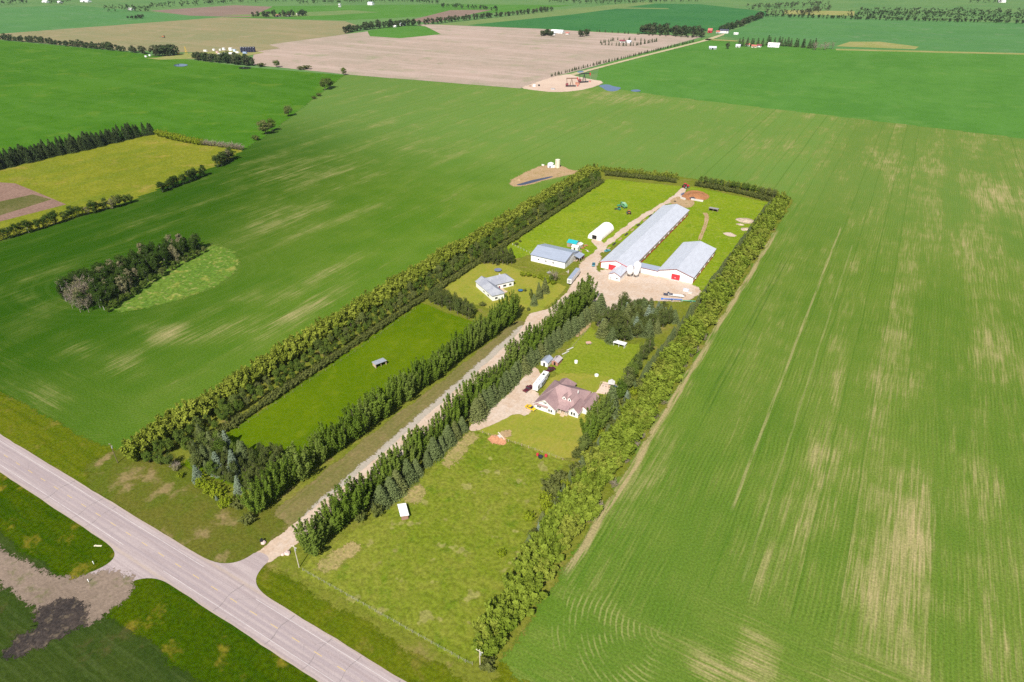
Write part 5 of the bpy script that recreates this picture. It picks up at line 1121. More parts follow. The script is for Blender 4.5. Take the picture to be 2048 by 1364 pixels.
# ---------------------------------------------------------------- vehicles and machines
def wheels(t, xs, ys, r, w, axis='y'):
    for x in xs:
        for y in ys:
            wl = MB().wheel((x, y, r), r, w, axis, 14).build('wheel', RUBBER, t)
            s = 1 if (y if axis == 'y' else x) > 0 else -1
            c = (x, y + s * (w / 2 + .005), r) if axis == 'y' else (x + s * (w / 2 + .005), y, r)
            MB().wheel(c, r * .55, .02, axis, 10).build('rim', STEEL, wl)
def car(name, x, y, rz, col, label, kind='car', L=4.6, Wd=1.85, cat=None):
    t = empty(name, (x, y, .1), rz, label, cat or kind)
    p = plain(name + '_paint', col, .28, .1, .6, .03); h = L / 2
    if kind == 'pickup':
        body = [(-h, .45), (h - .1, .45), (h, .8), (h - .15, 1.12), (h - 1.5, 1.18), (-h + 2.0, 1.18), (-h + 2.0, .8), (-h + .12, .8), (-h + .12, 1.18), (-h, 1.18)]
        cab = [(-h + 2.0, 1.18), (h - 1.45, 1.18), (h - 2.15, 1.85), (-h + 2.15, 1.85)]
    else:
        body = [(-h, .4), (h - .05, .4), (h, .62), (h - .25, .86), (h - 1.3, .98), (-h + .9, 1.0), (-h + .05, .95), (-h, .8)]
        cab = [(-h + .75, .98), (h - 1.25, .97), (h - 2.05, 1.46), (-h + 1.5, 1.46)]
    MB().prism(body, -Wd / 2, Wd / 2, 'y').build('body', p, t)
    MB().prism(cab, -Wd / 2 + .1, Wd / 2 - .1, 'y').build('cabin', GLASS, t)
    zt = max(z for _, z in cab); a0, a1 = sorted((cab[2][0], cab[3][0]))
    MB().box(a0 + .02, a1 - .02, -Wd / 2 + .08, Wd / 2 - .08, zt - .02, zt + .05).build('roof', p, t)
    wheels(t, (-h + .85, h - .9), (-Wd / 2 + .1, Wd / 2 - .1), .36 if kind == 'pickup' else .32, .24)
    for s in (-1, 1):
        MB().box(h - .06, h + .01, s * (Wd / 2 - .4) - .17, s * (Wd / 2 - .4) + .17, .62, .78).build('headlight', OFFW, t)
        MB().box(-h - .012, -h + .02, s * (Wd / 2 - .25) - .12, s * (Wd / 2 - .25) + .12, .68, .88).build('tail_light', RED, t)
    MB().box(h - .02, h + .06, -Wd / 2 + .1, Wd / 2 - .1, .42, .55).build('bumper', BLACKP, t)
    return t
car('pickup_truck', -112.8, 209.6, R(78), (.10, .02, .03), 'dark maroon pickup parked at the lower end of the camper', 'pickup', 5.6, 2.0)
car('pickup_truck', -111.2, 228.0, R(70), (.085, .012, .03), 'dark maroon pickup parked at the upper end of the camper', 'pickup', 5.7, 2.0)
yc_ = U(1061, 818); car('sports_car', yc_[0], yc_[1], R(-8), (.75, .47, .01), 'yellow car parked on the gravel in front of the big house', 'car', 4.9, 1.9)
x, y = U(1187, 531); car('parked_car', x, y, R(-70), (.03, .20, .25), 'teal car parked on the grass beside the long barn', 'car', 4.8, 1.85)
x, y = U(1219, 504); car('parked_car', x - 1.5, y, R(60), (.10, .42, .45), 'pale turquoise car half hidden beside the long barn wall', 'car', 4.2, 1.75)
# camper
rv = empty('camper_trailer', (-109.9, 216.2, .1), R(4), 'white fifth-wheel camper on the gravel beside the big house', 'camper')
MB().prism([(-6.3, .75), (5.2, .75), (5.2, 1.5), (6.6, 1.6), (6.6, 3.2), (6.2, 3.55), (-6.3, 3.55)], -1.25, 1.25, 'x' if False else 'y').build('body', WHITE, rv)
rv.rotation_euler = (0, 0, R(94))
MB().box(-3.2, 1.6, -1.72, -1.255, .9, 3.0).build('slide_out', plain('blue_gray_panel', (.38, .40, .46), .4), rv)  # slide-out box in a duller blue-gray than the white body
for x0 in (-2.6, -.4): MB().box(x0, x0 + 1.2, -1.745, -1.725, 1.8, 2.5).build('window', GLASS, rv)
for x0 in (-5.6, 2.4, 4.6): MB().box(x0, x0 + 1.0, -1.29, -1.255, 1.9, 2.6).build('window', GLASS, rv)
MB().box(3.6, 4.3, -1.29, -1.256, .8, 2.7).build('door', OFFW, rv)
for x0, s in ((-4.6, .35), (-1.5, .35), (3.2, .5)): MB().box(x0 - s, x0 + s, -s, s, 3.553, 3.8).build('roof_vent', STEEL if s < .5 else BLACKP, rv)
MB().box(-6.0, 5.0, -1.2, -1.12, .35, .745).build('skirt', BLUEGR, rv)
wheels(rv, (-1.6, -.6), (-1.1, 1.1), .38, .26)
for s in (-.8, .8): MB().box(4.3, 4.45, s - .06, s + .06, 0, .74).build('jack_leg', STEEL, rv)

def tractor(name, x, y, rz, m_, label, s=1.0):
    t = empty(name, (x, y, 0), rz, label, 'tractor'); t.scale = (s, s, s)
    MB().prism([(.1, .8), (2.1, .8), (2.15, 1.5), (1.9, 1.65), (.1, 1.7)], -.4, .4, 'y').build('hood', m_, t)
    MB().box(-1.1, .1, -.65, .65, .9, 1.5).build('body', m_, t); MB().box(-1.05, .05, -.62, .62, 1.5, 2.5).build('cab', GLASS, t); MB().box(-1.2, .15, -.75, .75, 2.5, 2.62).build('roof', m_, t)
    wheels(t, (-.75,), (-.95, .95), .85, .5); wheels(t, (1.6,), (-.8, .8), .5, .32); MB().tube((1.2, -.2, 1.6), (1.2, -.2, 2.4), .05, .05, 6).build('exhaust', BLACKP, t)
x, y = U(1371, 376); tractor('tractor', x, y, 1.0, RED, 'red tractor parked in the gap of the rear windbreak', 1.5)
x, y = U(1257, 428); tractor('tractor', x, y, 2.2, ORANGE, 'rusty brown tractor in the back pasture below the combine', 1.25)
def combine(x, y, rz, label):
    t = empty('combine', (x, y, 0), rz, label, 'combine')
    MB().prism([(-3.2, 1.2), (2.0, 1.1), (2.0, 3.0), (-1.5, 3.3), (-3.4, 2.6)], -1.3, 1.3, 'y').build('body', plain('faded_green', (.14, .34, .17), .5), t)
    MB().box(2.0, 3.3, -.9, .9, 1.7, 3.4).build('cab', GLASS, t); MB().box(1.9, 3.5, -1, 1, 3.4, 3.5).build('cab_roof', GREENP, t); MB().box(-1.6, 1.2, -1.1, 1.1, 3.05, 3.9).build('grain_tank', plain('pale_green', (.3, .46, .3), .5), t)
    MB().prism([(3.6, .3), (5.0, .25), (4.6, 1.2), (3.6, 1.2)], -3.0, 3.0, 'y').build('header', GREENP, t); MB().tube((0, 1.4, 3.2), (-4.2, 1.9, 3.9), .18, .18, 8).build('unloading_auger', GREENP, t)
    wheels(t, (1.6,), (-1.35, 1.35), .9, .6); wheels(t, (-2.5,), (-1.1, 1.1), .55, .4)
x, y = U(1247, 415); combine(x, y, 2.5, 'old pale-green combine parked in the back pasture')
x, y = U(1238, 420); t = empty('swather', (x, y, 0), 2.6, 'dark green swather left of the pale combine', 'swather')
MB().box(-1.2, 1.4, -.8, .8, .7, 1.4).build('body', GREENP, t); MB().box(-.2, .9, -.6, .6, 1.4, 2.3).build('cab', GLASS, t); MB().prism([(1.6, .2), (2.8, .2), (2.4, .9), (1.6, .9)], -2.6, 2.6, 'y').build('header', BLACKP, t); wheels(t, (.8,), (-.9, .9), .6, .4); wheels(t, (-.9,), (-.7, .7), .4, .3)
# augers and gear at the yard's lower edge
def auger(x, y, rz, L, tilt, m_, label):
    t = empty('grain_auger', (x, y, 0), rz, label, 'auger')
    z1 = .5 + L * math.tan(tilt); MB().tube((-L / 2, 0, .5), (L / 2, 0, z1), .26, .26, 10).build('tube', m_, t); MB().box(-L / 2 - .5, -L / 2 + .6, -.5, .5, .1, .8).build('hopper', m_, t)
    MB().tube((0, -.9, .4), (L * .12, -.1, .4 + L * .5 * math.tan(tilt)), .06, .06, 6).build('strut', STEEL, t); MB().tube((0, .9, .4), (L * .12, .1, .4 + L * .5 * math.tan(tilt)), .06, .06, 6).build('strut', STEEL, t)
    MB().tube((0, -1.0, .4), (0, 1.0, .4), .07, .07, 6).build('axle', BLACKP, t); wheels(t, (0,), (-1.0, 1.0), .4, .25); MB().tube((L / 2, 0, z1), (L / 2 + .3, 0, z1 - 1.0), .24, .3, 8).build('spout', STEEL, t)
a = U(1325, 599); b = U(1362, 603); c = U(1398, 605)
ra = math.atan2(b[1] - a[1], b[0] - a[0])
auger((a[0] + b[0]) / 2, (a[1] + b[1]) / 2, ra, 11, .08, BLUE, 'blue grain auger lying at the lower edge of the gravel yard')
auger((c[0] + b[0]) / 2 + .4, (c[1] + b[1]) / 2, ra, 10, .06, GREENP, 'green grain auger end to end with the blue one')
x, y = U(1352, 593); t = empty('flatbed_trailer', (x, y, 0), ra, 'white flatbed trailer behind the blue auger', 'trailer')
MB().box(-4.5, 4.5, -1.2, 1.2, .8, 1.0).build('deck', OFFW, t); MB().box(-4.5, -4.35, -1.2, 1.2, 1.0, 2.0).build('headboard', WHITE, t); wheels(t, (1.5, 2.6), (-1, 1), .4, .3); MB().box(-6, -4.5, -.12, .12, .6, .8).build('drawbar', BLACKP, t)
x, y = U(1336, 591); car('pickup_truck', x, y, ra, (.06, .06, .09), 'dark pickup at the left end of the flatbed trailer', 'pickup', 5.3, 1.9)
def box_thing(name, px_, py, w, d, h, m_, label, cat, rz=0, lid=None, z=0):
    x, y = U(px_, py); t = empty(name, (x, y, z), rz, label, cat)
    MB().cbox((0, 0, h * .45), (w, d, h * .9), 0, .94).build('body', m_, t); MB().cbox((0, 0, h * .95), (w * 1.02, d * 1.02, h * .1)).build('lid', lid or m_, t); return t
box_thing('water_tank', 1372, 582, 3.2, 2.0, 1.2, plain('pale_blue_tank', (.55, .58, .66), .4), 'pale blue tank at the corner of the short barn', 'tank')
box_thing('stone_pile', 1380, 587, 2.4, 1.4, .8, CONC, 'pale rubble heap below the pale blue tank', 'rubble')
box_thing('scrap_crate', 1368, 593, 1.4, 1.4, 1.0, WOOD, 'brown crate right of the flatbed trailer', 'crate')
# scrap row beside the shop
rs = random.Random(3)
for i, (px_, py, m_, lb) in enumerate([(1163, 497, ORANGE, 'rusty scrap pile nearest the teal shed'), (1170, 493, ORANGE, 'rusty scrap pile at the upper end of the scrap row'), (1161, 504, WOOD, 'brown lumber pile in the scrap row'), (1175, 503, OFFW, 'pale scrap pile on the grass by the lane'), (1157, 511, CREAM, 'cream lumber stack beside the lean-to'), (1153, 522, TANW, 'tan pallet stack at the shop door'), (1158, 518, CREAM, 'pale pallet stack right of the shop door'), (1098, 546, STEEL, 'gray junk left of the semi trailer'), (1136, 545, CONC, 'pale junk heap at the shop corner')]):
    x, y = U(px_, py); t = empty('scrap_pile', (x, y, 0), rs.uniform(0, 3), lb, 'scrap')
    for k in range(7):
        MB().cbox((rs.uniform(-1.3, 1.3), rs.uniform(-.8, .8), .2 + .12 * k), (rs.uniform(1.0, 2.6), rs.uniform(.15, .6), rs.uniform(.1, .4)), rs.uniform(-.5, .5)).build('plank', m_ if k % 3 else WOOD, t)
# manure bunker walls
for i, (p0, p1, lb) in enumerate([((1361, 397), (1374, 401), 'pale concrete bunker wall at the left of the manure heap'), ((1382, 400), (1407, 404), 'pale concrete bunker wall in front of the manure heap'), ((1362, 391), (1370, 387), 'dark gray bunker wall behind the left end')]):
    a, b = U(*p0), U(*p1); MB_ = MB(); L = math.hypot(b[0] - a[0], b[1] - a[1])
    t = empty('bunker_wall', ((a[0] + b[0]) / 2, (a[1] + b[1]) / 2, .1), math.atan2(b[1] - a[1], b[0] - a[0]), lb, 'wall')
    for k in range(int(L / 2.4)): MB().box(-L / 2 + k * 2.4, -L / 2 + k * 2.4 + 2.36, -.4, .4, 0, 1.3).build('block', CONC if i < 2 else BLUEGR, t)
def heap(name, px_, py, r, h, m_, label, cat='heap', sx=1.0):
    x, y = U(px_, py); b = MB(); n = 12; vs_ = []
    rr = random.Random(px_)
    prof = [(1.0, 0), (.85, .35), (.55, .75), (.2, .97)]
    for k, (a, z) in enumerate(prof):
        for i in range(n):
            t = 2 * math.pi * i / n; q_ = rr.uniform(.82, 1.15); vs_.append((r * a * q_ * math.cos(t) * sx, r * a * q_ * math.sin(t), h * z * rr.uniform(.85, 1.1)))
    vs_.append((0, 0, h)); fs = [(k * n + i, k * n + (i + 1) % n, (k + 1) * n + (i + 1) % n, (k + 1) * n + i) for k in range(3) for i in range(n)] + [(3 * n + i, 3 * n + (i + 1) % n, 4 * n) for i in range(n)]
    o = b.add(vs_, fs).build(name, m_, None, True); o.location = (x, y, .05); tag(o, label, cat); return o
heap('manure_heap', 1393, 392, 8.5, 2.0, G['burn'], 'reddish brown manure heap behind the concrete walls')
heap('manure_heap', 1385, 397, 2.6, 1.2, plain('dark_heap', (.06, .05, .06), .9), 'small dark heap between the concrete walls')
RUB = plain('rubble', (.40, .32, .23), .9, 0, .1, .3, .8)
heap('rubble_heap', 1490, 441, 4.5, 1.0, RUB, 'pale rubble heap in the east pasture', 'heap', 1.6); heap('rubble_heap', 1480, 449, 2, .6, RUB, 'small gray rubble heap below the pale one', 'heap', 1.4)
heap('dirt_heap', 1490, 458, 2, .6, RUB, 'little pale heap by the east windbreak', 'heap', 1.5); heap('dirt_heap', 1350, 403, 1.2, .5, G['mud'], 'small dark lump on the lane behind the long barn', 'heap')

# ---------------------------------------------------------------- yard things
x, y = U(1222, 776); pl = empty('play_set', (x, y, .11), .3, 'wooden play set with a blue slide on the sand pit', 'play set')
for sx in (-1.2, 1.2):
    for sy in (-1.2, 1.2): MB().box(sx - .08, sx + .08, sy - .08, sy + .08, 0, 3).build('post', TANW, pl)
MB().box(-1.3, 1.3, -1.3, 1.3, 1.4, 1.55).build('platform', TANW, pl); MB().prism([(-1.5, 2.9), (1.5, 2.9), (0, 3.9)], -1.5, 1.5, 'y').build('roof', OFFW, pl)
MB().prism([(1.3, 1.5), (3.6, .2), (3.8, .2), (3.8, .35), (1.3, 1.7)], -.4, .4, 'y').build('slide', BLUE, pl); MB().tube((-1.2, 0, 2.6), (-4.8, 0, 2.6), .07, .07, 6).build('swing_beam', TANW, pl)
for s in (-1, 1): MB().tube((-4.8, 0, 2.6), (-5.2, s * 1.2, 0), .06, .06, 6).build('swing_leg', TANW, pl)
for xx in (-2.4, -3.7):
    MB().box(xx - .25, xx + .25, -.12, .12, .55, .6).build('swing_seat', BLACKP, pl); MB().tube((xx, 0, .6), (xx, 0, 2.6), .02, .02, 4).build('swing_rope', STEEL, pl)
t = empty('fire_pit_bench', U(999, 874) + (.1,), R(-30), 'gray slab seat and pale log by the red shale patch', 'bench')
MB().box(-.9, .9, -.5, .5, .3, .45).build('slab', CONC, t); MB().box(-2.6, 2.6, .7, 1.0, .0, .35).build('log', CREAM, t)
for s in (-.7, .7): MB().box(s - .12, s + .12, -.4, .4, 0, .3).build('leg', CONC, t)
def barrel(px_, py, r, h, m_, label, name='barrel', cat='barrel'):
    x, y = U(px_, py); t = empty(name, (x, y, .07), 0, label, cat)
    MB().lathe([(r * .95, 0), (r, .08), (r, h * .33), (r * 1.04, h * .35), (r, h * .37), (r, h - .05), (r * .92, h)], n=14).build('drum', m_, t); MB().lathe([(r * .8, h - .03), (r * .8, h + .03)], n=14).build('lid', m_, t)
barrel(1075, 911, .5, 1.0, RED, 'red barrel left of the black trough at the lawn fence'); barrel(1092, 913, .6, .9, RED, 'red barrel right of the black trough at the lawn fence')
t = empty('trough', U(1081, 915) + (.07,), .3, 'black feed trough between two red barrels', 'trough'); MB().lathe([(.9, 0), (1.0, .6), (.85, .6), (.8, .15)], n=14).build('tub', BLACKP, t); MB().lathe([(.8, .4), (.8, .42)], n=14).build('water', GLASS, t)
barrel(1152, 726, .8, 1.3, WHITE, 'white tank standing alone on the lawn above the house', 'water_tank', 'tank'); barrel(1193, 752, .9, .8, WHITE, 'low white tank on the lawn above the sand pit', 'water_tank', 'tank')
for px_, py, lb in ((1131, 707, 'lower gray log lying along the lawn edge'), (1140, 699, 'upper gray log lying along the lawn edge')):
    x, y = U(px_, py); t = empty('log', (x, y, .1), R(70), lb, 'log'); MB().tube((-2.2, 0, .3), (2.2, 0, .3), .3, .24, 8).build('stem', CONC, t); MB().tube((.5, 0, .4), (1.0, .4, .7), .1, .05, 6).build('stub', CONC, t)
def cart(px_, py, rz, label, m_=TANW):
    x, y = U(px_, py); t = empty('farm_cart', (x, y, .08), rz, label, 'cart'); MB().box(-1.3, 1.3, -.7, .7, .5, .62).build('bed', m_, t)
    for s in (-.66, .66): MB().box(-1.3, 1.3, s - .04, s + .04, .62, 1.1).build('side_board', m_, t)
    wheels(t, (-.8, .8), (-.75, .75), .3, .12); MB().tube((1.3, 0, .55), (2.3, 0, .3), .04, .04, 5).build('tongue', STEEL, t)
cart(1177, 688, .7, 'small pinkish cart on the lawn above the log pair', plain('pinkish_wood', (.5, .32, .26), .8)); cart(1203, 619, 1.2, 'small wooden cart beside the lane to the conifer grove'); cart(1203, 612, .9, 'white box cart up the lane from the wooden cart', WHITE)
# boulders and mailbox by the drive entrance
for px_, py, r, lb in ((575, 1107, 1.1, 'large pinkish boulder right of the drive entrance'), (566, 1110, .6, 'small pale boulder right of the drive entrance'), (527, 1086, .9, 'pale boulder left of the drive entrance')):
    x, y = U(px_, py); bm = bmesh.new(); bmesh.ops.create_icosphere(bm, subdivisions=2, radius=r)
    rr = random.Random(px_)
    for v in bm.verts: v.co *= rr.uniform(.85, 1.12); v.co.z = max(v.co.z * .75, -.2)
    me = bpy.data.meshes.new('boulder'); bm.to_mesh(me); bm.free(); tag(link('boulder', me, plain('granite', (.55, .42, .38), .85, 0, .2, .2), None, (x, y, .25)), lb, 'boulder')
x, y = U(524, 1086); t = empty('mailbox', (x, y, .04), R(30), 'black mailbox left of the drive entrance', 'mailbox'); MB().box(-.06, .06, -.06, .06, 0, 1.1).build('post', WOOD, t); MB().prism([(-.35, 1.1), (.35, 1.1), (.35, 1.5), (0, 1.75), (-.35, 1.5)], -.6, .6, 'y').build('box', BLACKP, t)
for px_, py, lb in ((196, 1092, 'pale plank lying in the ditch grass'), (188, 1128, 'white marker post in the south ditch'), (178, 1164, 'white marker by the field approach')):
    x, y = U(px_, py); t = empty('marker_post' if 'marker' in lb else 'plank_scrap', (x, y, .04), .5, lb, 'marker' if 'marker' in lb else 'plank')
    if 'marker' in lb: MB().box(-.09, .09, -.09, .09, 0, 1.3).build('post', WHITE, t); MB().box(-.16, .16, -.11, -.095, .9, 1.3).build('plate', WHITE, t)
    else: MB().box(-1.3, 1.3, -.25, .25, 0, .12).build('board', CREAM, t); MB().box(-.9, -.7, -.4, .4, .12, .2).build('batten', CREAM, t)
# power poles
def pole(px_, py, h, label, rz=0, POLE=POLE):
    x, y = U(px_, py); t = empty('power_pole', (x, y, 0), rz, label, 'pole')
    MB().tube((0, 0, -.1), (0, 0, h), .17, .11, 8).build('shaft', POLE, t); MB().box(-1.1, 1.1, -.06, .06, h - .7, h - .55).build('crossarm', POLE, t)
    for s in (-1, 0, 1): MB().tube((s, 0, h - .55 if s else h), (s, 0, h - .3 if s else h + .25), .06, .05, 6).build('insulator', OFFW, t)
    MB().tube((.35, 0, h - 2.1), (.35, 0, h - 1.2), .22, .22, 10).build('transformer', STEEL, t)
pole(598.5, 1135, 10.2, 'power pole beside the drive entrance'); pole(960.5, 1337, 8.5, 'power pole at the highway end of the east windbreak'); pole(236, 926, 9.6, 'brown weathered power pole on the dry grass left of the windbreak', 0, plain('old_pole_wood', (.16, .13, .07), .9))
# fences
def fence(pts, step, label, h=1.25, r=.07, m_=WOOD, px=True, wires=3):
    pts = [U(*p) for p in pts] if px else pts
    P_ = along(pts, step, .1, .05); t = empty('pasture_fence', (P_[0][0], P_[0][1], .06), 0, label, 'fence'); pm = MB().tube((0, 0, 0), (0, 0, h), r, r * .9, 6).mesh('post'); pm.materials.append(m_)
    for x, y in P_: link('post', pm, None, t, (x - P_[0][0], y - P_[0][1], 0))
    for k in range(wires):
        b = MB(); z = h * (.35 + .28 * k)
        for (x0, y0), (x1, y1) in zip(P_[:-1], P_[1:]): b.tube((x0 - P_[0][0], y0 - P_[0][1], z), (x1 - P_[0][0], y1 - P_[0][1], z), .009, .009, 3)
        b.build('wire', STEEL, t)
fence([(606, 1142), (900, 1308), (935, 1327), (946, 1330)], 2.3, 'post and wire fence along the highway side of the grazed pasture', 1.4, .075, plain('pale_post', (.34, .31, .22), .9))
fence([(952, 862), (1000, 878), (1060, 897), (1136, 924)], 3.0, 'wooden fence between the house lawn and the grazed pasture', 1.2, .1, TANW)
fence([(478, 858), (600, 776), (700, 711), (842, 612)], 5, 'thin fence along the hedge of the lush pasture', 1.2)
fence([(1180, 655), (1110, 735)], 3.0, 'dark fence from the conifer grove down to the garden shed', 1.2, .09); fence([(1025, 490), (1062, 508)], 3, 'pale rail fence left of the shop', 1.2, .1, OFFW)

# ---------------------------------------------------------------- well sites
def tank(x, y, r, h, m_, label, name='storage_tank', group=None):
    t = empty(name, (x, y, .05), 0, label, 'tank', group); MB().lathe([(r, 0), (r, h), (r * .1, h + r * .25)], n=18).build('shell', m_, t, False); MB().lathe([(r * 1.01, h - .25), (r * 1.03, h - .1), (r * 1.01, h)], n=18).build('rim', STEEL, t)
    b = MB(); 
    for s in (-.25, .25): b.box(s - .04, s + .04, -r - .25, -r - .15, 0, h)
    for k in range(int(h / .6)): b.box(-.25, .25, -r - .22, -r - .18, .3 + k * .6, .36 + k * .6)
    b.build('ladder', STEEL, t)
x, y = U(1115, 335); tank(x, y, 2.2, 7.2, CREAM, 'tall cream tank on the near well pad behind the west windbreak')
x, y = U(1101, 334); small_shed('pump_shed', x, y, 4.5, 5, 3.0, 3.8, 'pale blue pump shed beside the cream tank', plain('pale_blue_siding', (.60, .64, .74), .5), WHITE, .3)
x, y = U(1107, 334); box_thing('separator', 1108, 335, 1.6, 1.6, 2.0, WHITE, 'white separator unit between pump shed and cream tank', 'equipment')
box_thing('spool', 1086, 331, 2.4, 1.2, 1.0, OFFW, 'small pale skid left of the pump shed', 'equipment'); heap('dirt_heap', 1038, 360, 2.5, 1.0, G['dirt'], 'small dirt mound at the pond end of the near well pad')
def pumpjack(px_, py, rz, m_, label, s):
    x, y = U(px_, py); t = empty('pumpjack', (x, y, .05), rz, label, 'pumpjack'); t.scale = (s, s, s)
    MB().box(-4.5, 3.2, -.9, .9, .1, .7).build('base', BLACKP, t)
    b = MB()
    for sy in (-.8, .8): b.tube((-1.2, sy, .6), (0, 0, 5.6), .16, .12, 6); b.tube((1.3, sy, .6), (0, 0, 5.6), .16, .12, 6)
    b.build('samson_post', m_, t); MB().cbox((.1, 0, 5.9), (8.4, .5, .6)).build('walking_beam', m_, t)
    MB().prism([(4.0, 6.6), (4.7, 6.3), (4.95, 5.3), (4.6, 4.2), (4.15, 5.4)], -.35, .35, 'y').build('horse_head', RED, t); MB().tube((4.75, 0, 4.4), (4.75, 0, .2), .05, .05, 6).build('polished_rod', STEEL, t)
    for sy in (-.6, .6):
        MB().tube((-3.9, sy, 5.7), (-3.5, sy, 1.9), .09, .09, 6).build('pitman_arm', m_, t); MB().prism([(-4.6, 1.0), (-2.6, .9), (-2.6, 2.4), (-4.4, 2.2)], sy - .15, sy + .15, 'y').build('counterweight', MAROON, t)
    MB().box(-4.2, -2.9, -.4, .4, .7, 2.0).build('gearbox', BLACKP, t); MB().lathe([(.35, 0), (.35, .9), (.1, 1.0)], (4.75, 0, 0), 8).build('wellhead', RED, t)
pumpjack(1143, 173, .6, plain('dark_rust', (.13, .055, .03), .7), 'dark rusty pumpjack at the middle of the far gravel pad', 1.9); pumpjack(1168, 165, .9, BLACKP, 'black and red pumpjack at the back of the far gravel pad', 2.1)
box_thing('skid_tank', 1155, 169, 6, 3, 3, plain('salmon', (.42, .17, .11), .6), 'salmon skid tank between the two pumpjacks', 'tank'); box_thing('equipment_shed', 1069, 173, 4, 3, 2.6, WHITE, 'small white shed at the left of the far gravel pad', 'shed')
box_thing('equipment_shed', 1060, 173, 3, 2, 1.4, WOOD, 'low brown skid at the left tip of the far pad', 'equipment'); box_thing('wellhead_guard', 1106, 179, 6, 2, 1.6, STEEL, 'gray wellhead guard on the near edge of far pad', 'equipment'); box_thing('wellhead_guard', 1078, 172, 2, 2, 2, BLACKP, 'black box right of the small white shed', 'equipment')
NAVY = plain('navy_tank', (.02, .022, .05), .4, 0, .4, .08)
for k in range(6):
    x, y = U(484 + k * 5, 104.5 - k * .15); tank(x, y, 2.6, 9, NAVY, ordinal(k + 1) + ' navy tank from the left at the far well site', group='navy tanks at the far well site')
rs = random.Random(11)
for i, (px_, py, w, d, h, m_, lb) in enumerate([(411, 103, 9, 3, 3, OFFW, 'long white trailer at the back left of the far well site'), (428, 101, 5, 3, 3, WHITE, 'short white cabin right of the long trailer, far site'), (441, 101, 4, 3, 3, OFFW, 'second white cabin at the back of the far site'), (448, 100, 6, 3, 4, WHITE, 'tall white cabin at the back of the far site'), (462, 101, 8, 4, 5, WHITE, 'bulky white unit left of navy tanks'), (470, 103, 5, 4, 4, plain('sky_blue_unit', (.5, .6, .75), .5), 'pale blue unit left of navy tanks'), (475, 106, 9, 3, 3, OFFW, 'white trailer in front of the navy tanks'),
    (462, 108, 10, 3, 3, WHITE, 'white trailer at the middle of the far site front'), (450, 109, 8, 3, 3, plain('light_blue_trailer', (.6, .68, .8), .5), 'light blue trailer at the far site front'), (440, 110, 9, 3, 3, OFFW, 'white trailer behind the east tree clump'), (435, 106, 6, 3, 3, plain('pink_unit', (.6, .4, .36), .6), 'pinkish unit behind the east tree clump'), (490, 107, 10, 3, 3, plain('blue_trailer', (.3, .38, .55), .5), 'blue trailer below the navy tanks'), (292, 114, 5, 2.4, 2.4, WHITE, 'white truck body at the left end of the far site'), (300, 112, 4, 2.2, 2.6, WHITE, 'white cab at the left end of the far site'), (347, 109, 7, 3, 3, OFFW, 'white van beside the bluff at the far site'), (357, 108, 4, 3, 3, YELLOW, 'yellow machine beside the bluff at the far site'), (420, 117, 4, 4, 6, OFFW, 'white tank between the two clumps'), (339, 110, 5, 2.5, 2.5, WHITE, 'white pickup shape left of the van, far site')]):
    box_thing('site_unit', px_, py, w, d, h, m_, lb, 'equipment', rs.uniform(-.1, .1))
x, y = U(373, 108); t = empty('drilling_mast', (x, y, .05), 0, 'yellow mast at the far well site', 'mast'); b = MB()
for sx in (-1, 1):
    for sy in (-1, 1): b.tube((sx * 1.6, sy * 1.6, 0), (sx * .5, sy * .5, 12), .18, .14, 5)
b.build('frame', YELLOW, t); MB().box(-1.2, 1.2, -1.2, 1.2, 4, 4.4).build('platform', YELLOW, t); MB().box(-.8, .8, -.8, .8, 11.8, 12.6).build('crown_block', YELLOW, t)
x, y = U(327, 75); t = empty('field_sprayer', (x, y, 0), .3, 'orange sprayer working in the tan stubble field', 'sprayer'); MB().box(-3, 3, -1.4, 1.4, 1.4, 3.2).build('body', ORANGE, t); MB().box(1.4, 3, -1.1, 1.1, 3.2, 4.4).build('cab', GLASS, t); MB().box(-3.6, -3.2, -10, 10, 1.4, 1.9).build('boom', ORANGE, t); wheels(t, (-2, 2), (-1.6, 1.6), 1.0, .5)

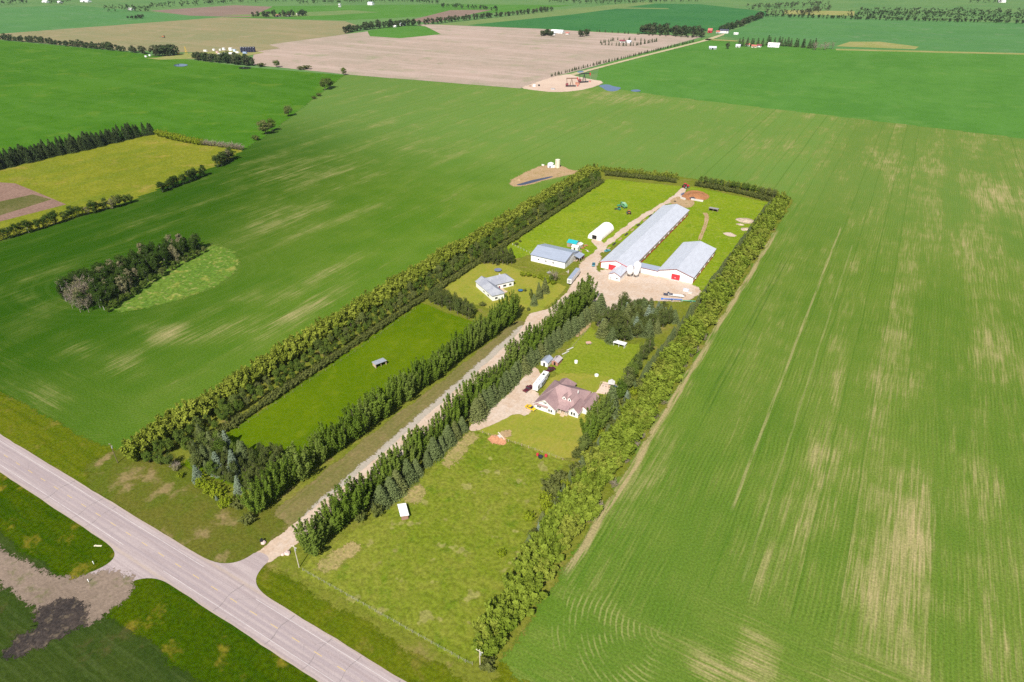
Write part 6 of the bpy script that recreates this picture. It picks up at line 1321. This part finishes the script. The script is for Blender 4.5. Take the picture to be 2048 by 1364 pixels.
# ---------------------------------------------------------------- distant farmsteads
REDR = plain('red_roof', (.42, .13, .10), .7); GRR = plain('gray_far_roof', (.55, .57, .62), .5); DKR = plain('dark_far_roof', (.07, .07, .10), .6)
for i, (px_, py, w, d, h, rh, wm, rm, rz, lb) in enumerate([
    (1547, 94, 22, 12, 5, 8, WHITE, OFFW, .05, 'distant white barn in front of dark spruces'), (1476, 94, 9, 8, 3, 5, WHITE, GRR, .1, 'small white house left in the distant spruce farmyard'), (1495, 92, 9, 7, 3, 5, OFFW, REDR, .1, 'pinkish-roofed house in the distant spruce farmyard'), (1508, 95, 10, 7, 3, 5, CREAM, REDR, .1, 'cream house in the middle of the distant spruce farmyard'), (1518, 94, 8, 7, 3, 5, OFFW, MAROON, .2, 'maroon-roofed house in the distant spruce farmyard'), (1425, 98, 14, 10, 3, 5, STEEL, GRR, .3, 'gray shed alone in the field left of the spruce farmyard'),
    (1448, 66, 20, 12, 5, 8, WHITE, DKR, .1, 'white house with dark roof at the lane end'), (1420, 65, 10, 9, 5, 9, RED, REDR, .1, 'red barn at the lane end beside the wood'), (1472, 69, 10, 7, 3, 4, WHITE, WHITE, .1, 'low white shed right of the dark-roofed house'), (1436, 66, 8, 7, 3, 5, OFFW, REDR, .1, 'small pink-roofed shed beside the red barn'),
    (1115, 66, 30, 12, 4, 7, WHITE, WHITE, .05, 'long white house at the edge of the fallow field'), (1105, 70, 14, 5, 3, 4, WHITE, DKR, .05, 'dark-roofed shed in front of the long white house'), (1135, 69, 8, 6, 3, 4.5, OFFW, REDR, .05, 'small red-roofed shed right of the long white house'), (1245, 85, 12, 8, 3, 5, OFFW, MAROON, .1, 'maroon-roofed house inside the oval shelterbelt'), (1258, 86, 9, 7, 3, 5, WHITE, GRR, .1, 'white shed inside the oval shelterbelt'),
    (806, 51, 14, 9, 4, 6, WHITE, GRR, .1, 'white house among the trees behind the fallow field'), (790, 54, 8, 6, 3, 4, WHITE, WHITE, .1, 'small white shed left of the house behind the fallow'), (557, 33, 14, 9, 3, 5, OFFW, REDR, .1, 'red-roofed house in the distant tree row'), (577, 32, 14, 9, 3, 5, OFFW, REDR, .1, 'second red-roofed house in the distant tree row'), (597, 30, 10, 8, 3, 5, CREAM, OFFW, .1, 'cream house at the right of the distant tree row'), (262, 20, 16, 10, 4, 6, WHITE, OFFW, .1, 'white house in the upper left wood'),
    (92, 5, 26, 14, 4, 7, WHITE, WHITE, .1, 'white shed at the top left'), (120, 6, 16, 12, 4, 7, WHITE, WHITE, .1, 'second white shed at the top left'), (172, 4, 46, 16, 4, 7, WHITE, GRR, .05, 'long gray-roofed barn at the top left'), (742, 10, 20, 14, 8, 10, WHITE, GRR, .1, 'white barn at the top middle'), (680, 14, 8, 6, 9, 10, OFFW, GRR, .1, 'pale tower shed at the top middle'), (2003, 5, 24, 14, 4, 7, WHITE, WHITE, .1, 'white shed at the top right corner')]):
    x, y = U(px_, py); t = empty('farm_building', (x, y, 0), rz, lb, 'building'); gable(t, -w / 2, w / 2, -d / 2, d / 2, h, rh, 'x', wm, rm, .4, .25)
    opening(t, 'door', -w * .1, w * .1, -d / 2, .1, h * .8, DARK if i % 2 else OFFW, 'y-', .15)
    for s in (-.33, .33): opening(t, 'window', w * s - .8, w * s + .8, -d / 2, h * .35, h * .75, GLASS, 'y-', .15)

# ---------------------------------------------------------------- the air
def haze():
    o = MB().box(-15500, 15500, -9500, 19500, -1.6, 175).build('haze', None)
    m = Mat('haze_air'); v = m.n('ShaderNodeVolumePrincipled'); v.inputs['Color'].default_value = (.78, .88, 1, 1); v.inputs['Density'].default_value = HAZE; v.inputs['Anisotropy'].default_value = .1
    m.t.links.new(v.outputs[0], m.out.inputs['Volume']); o.data.materials.append(m.m); tag(o, kind='stuff')
HAZE = .000025
haze()
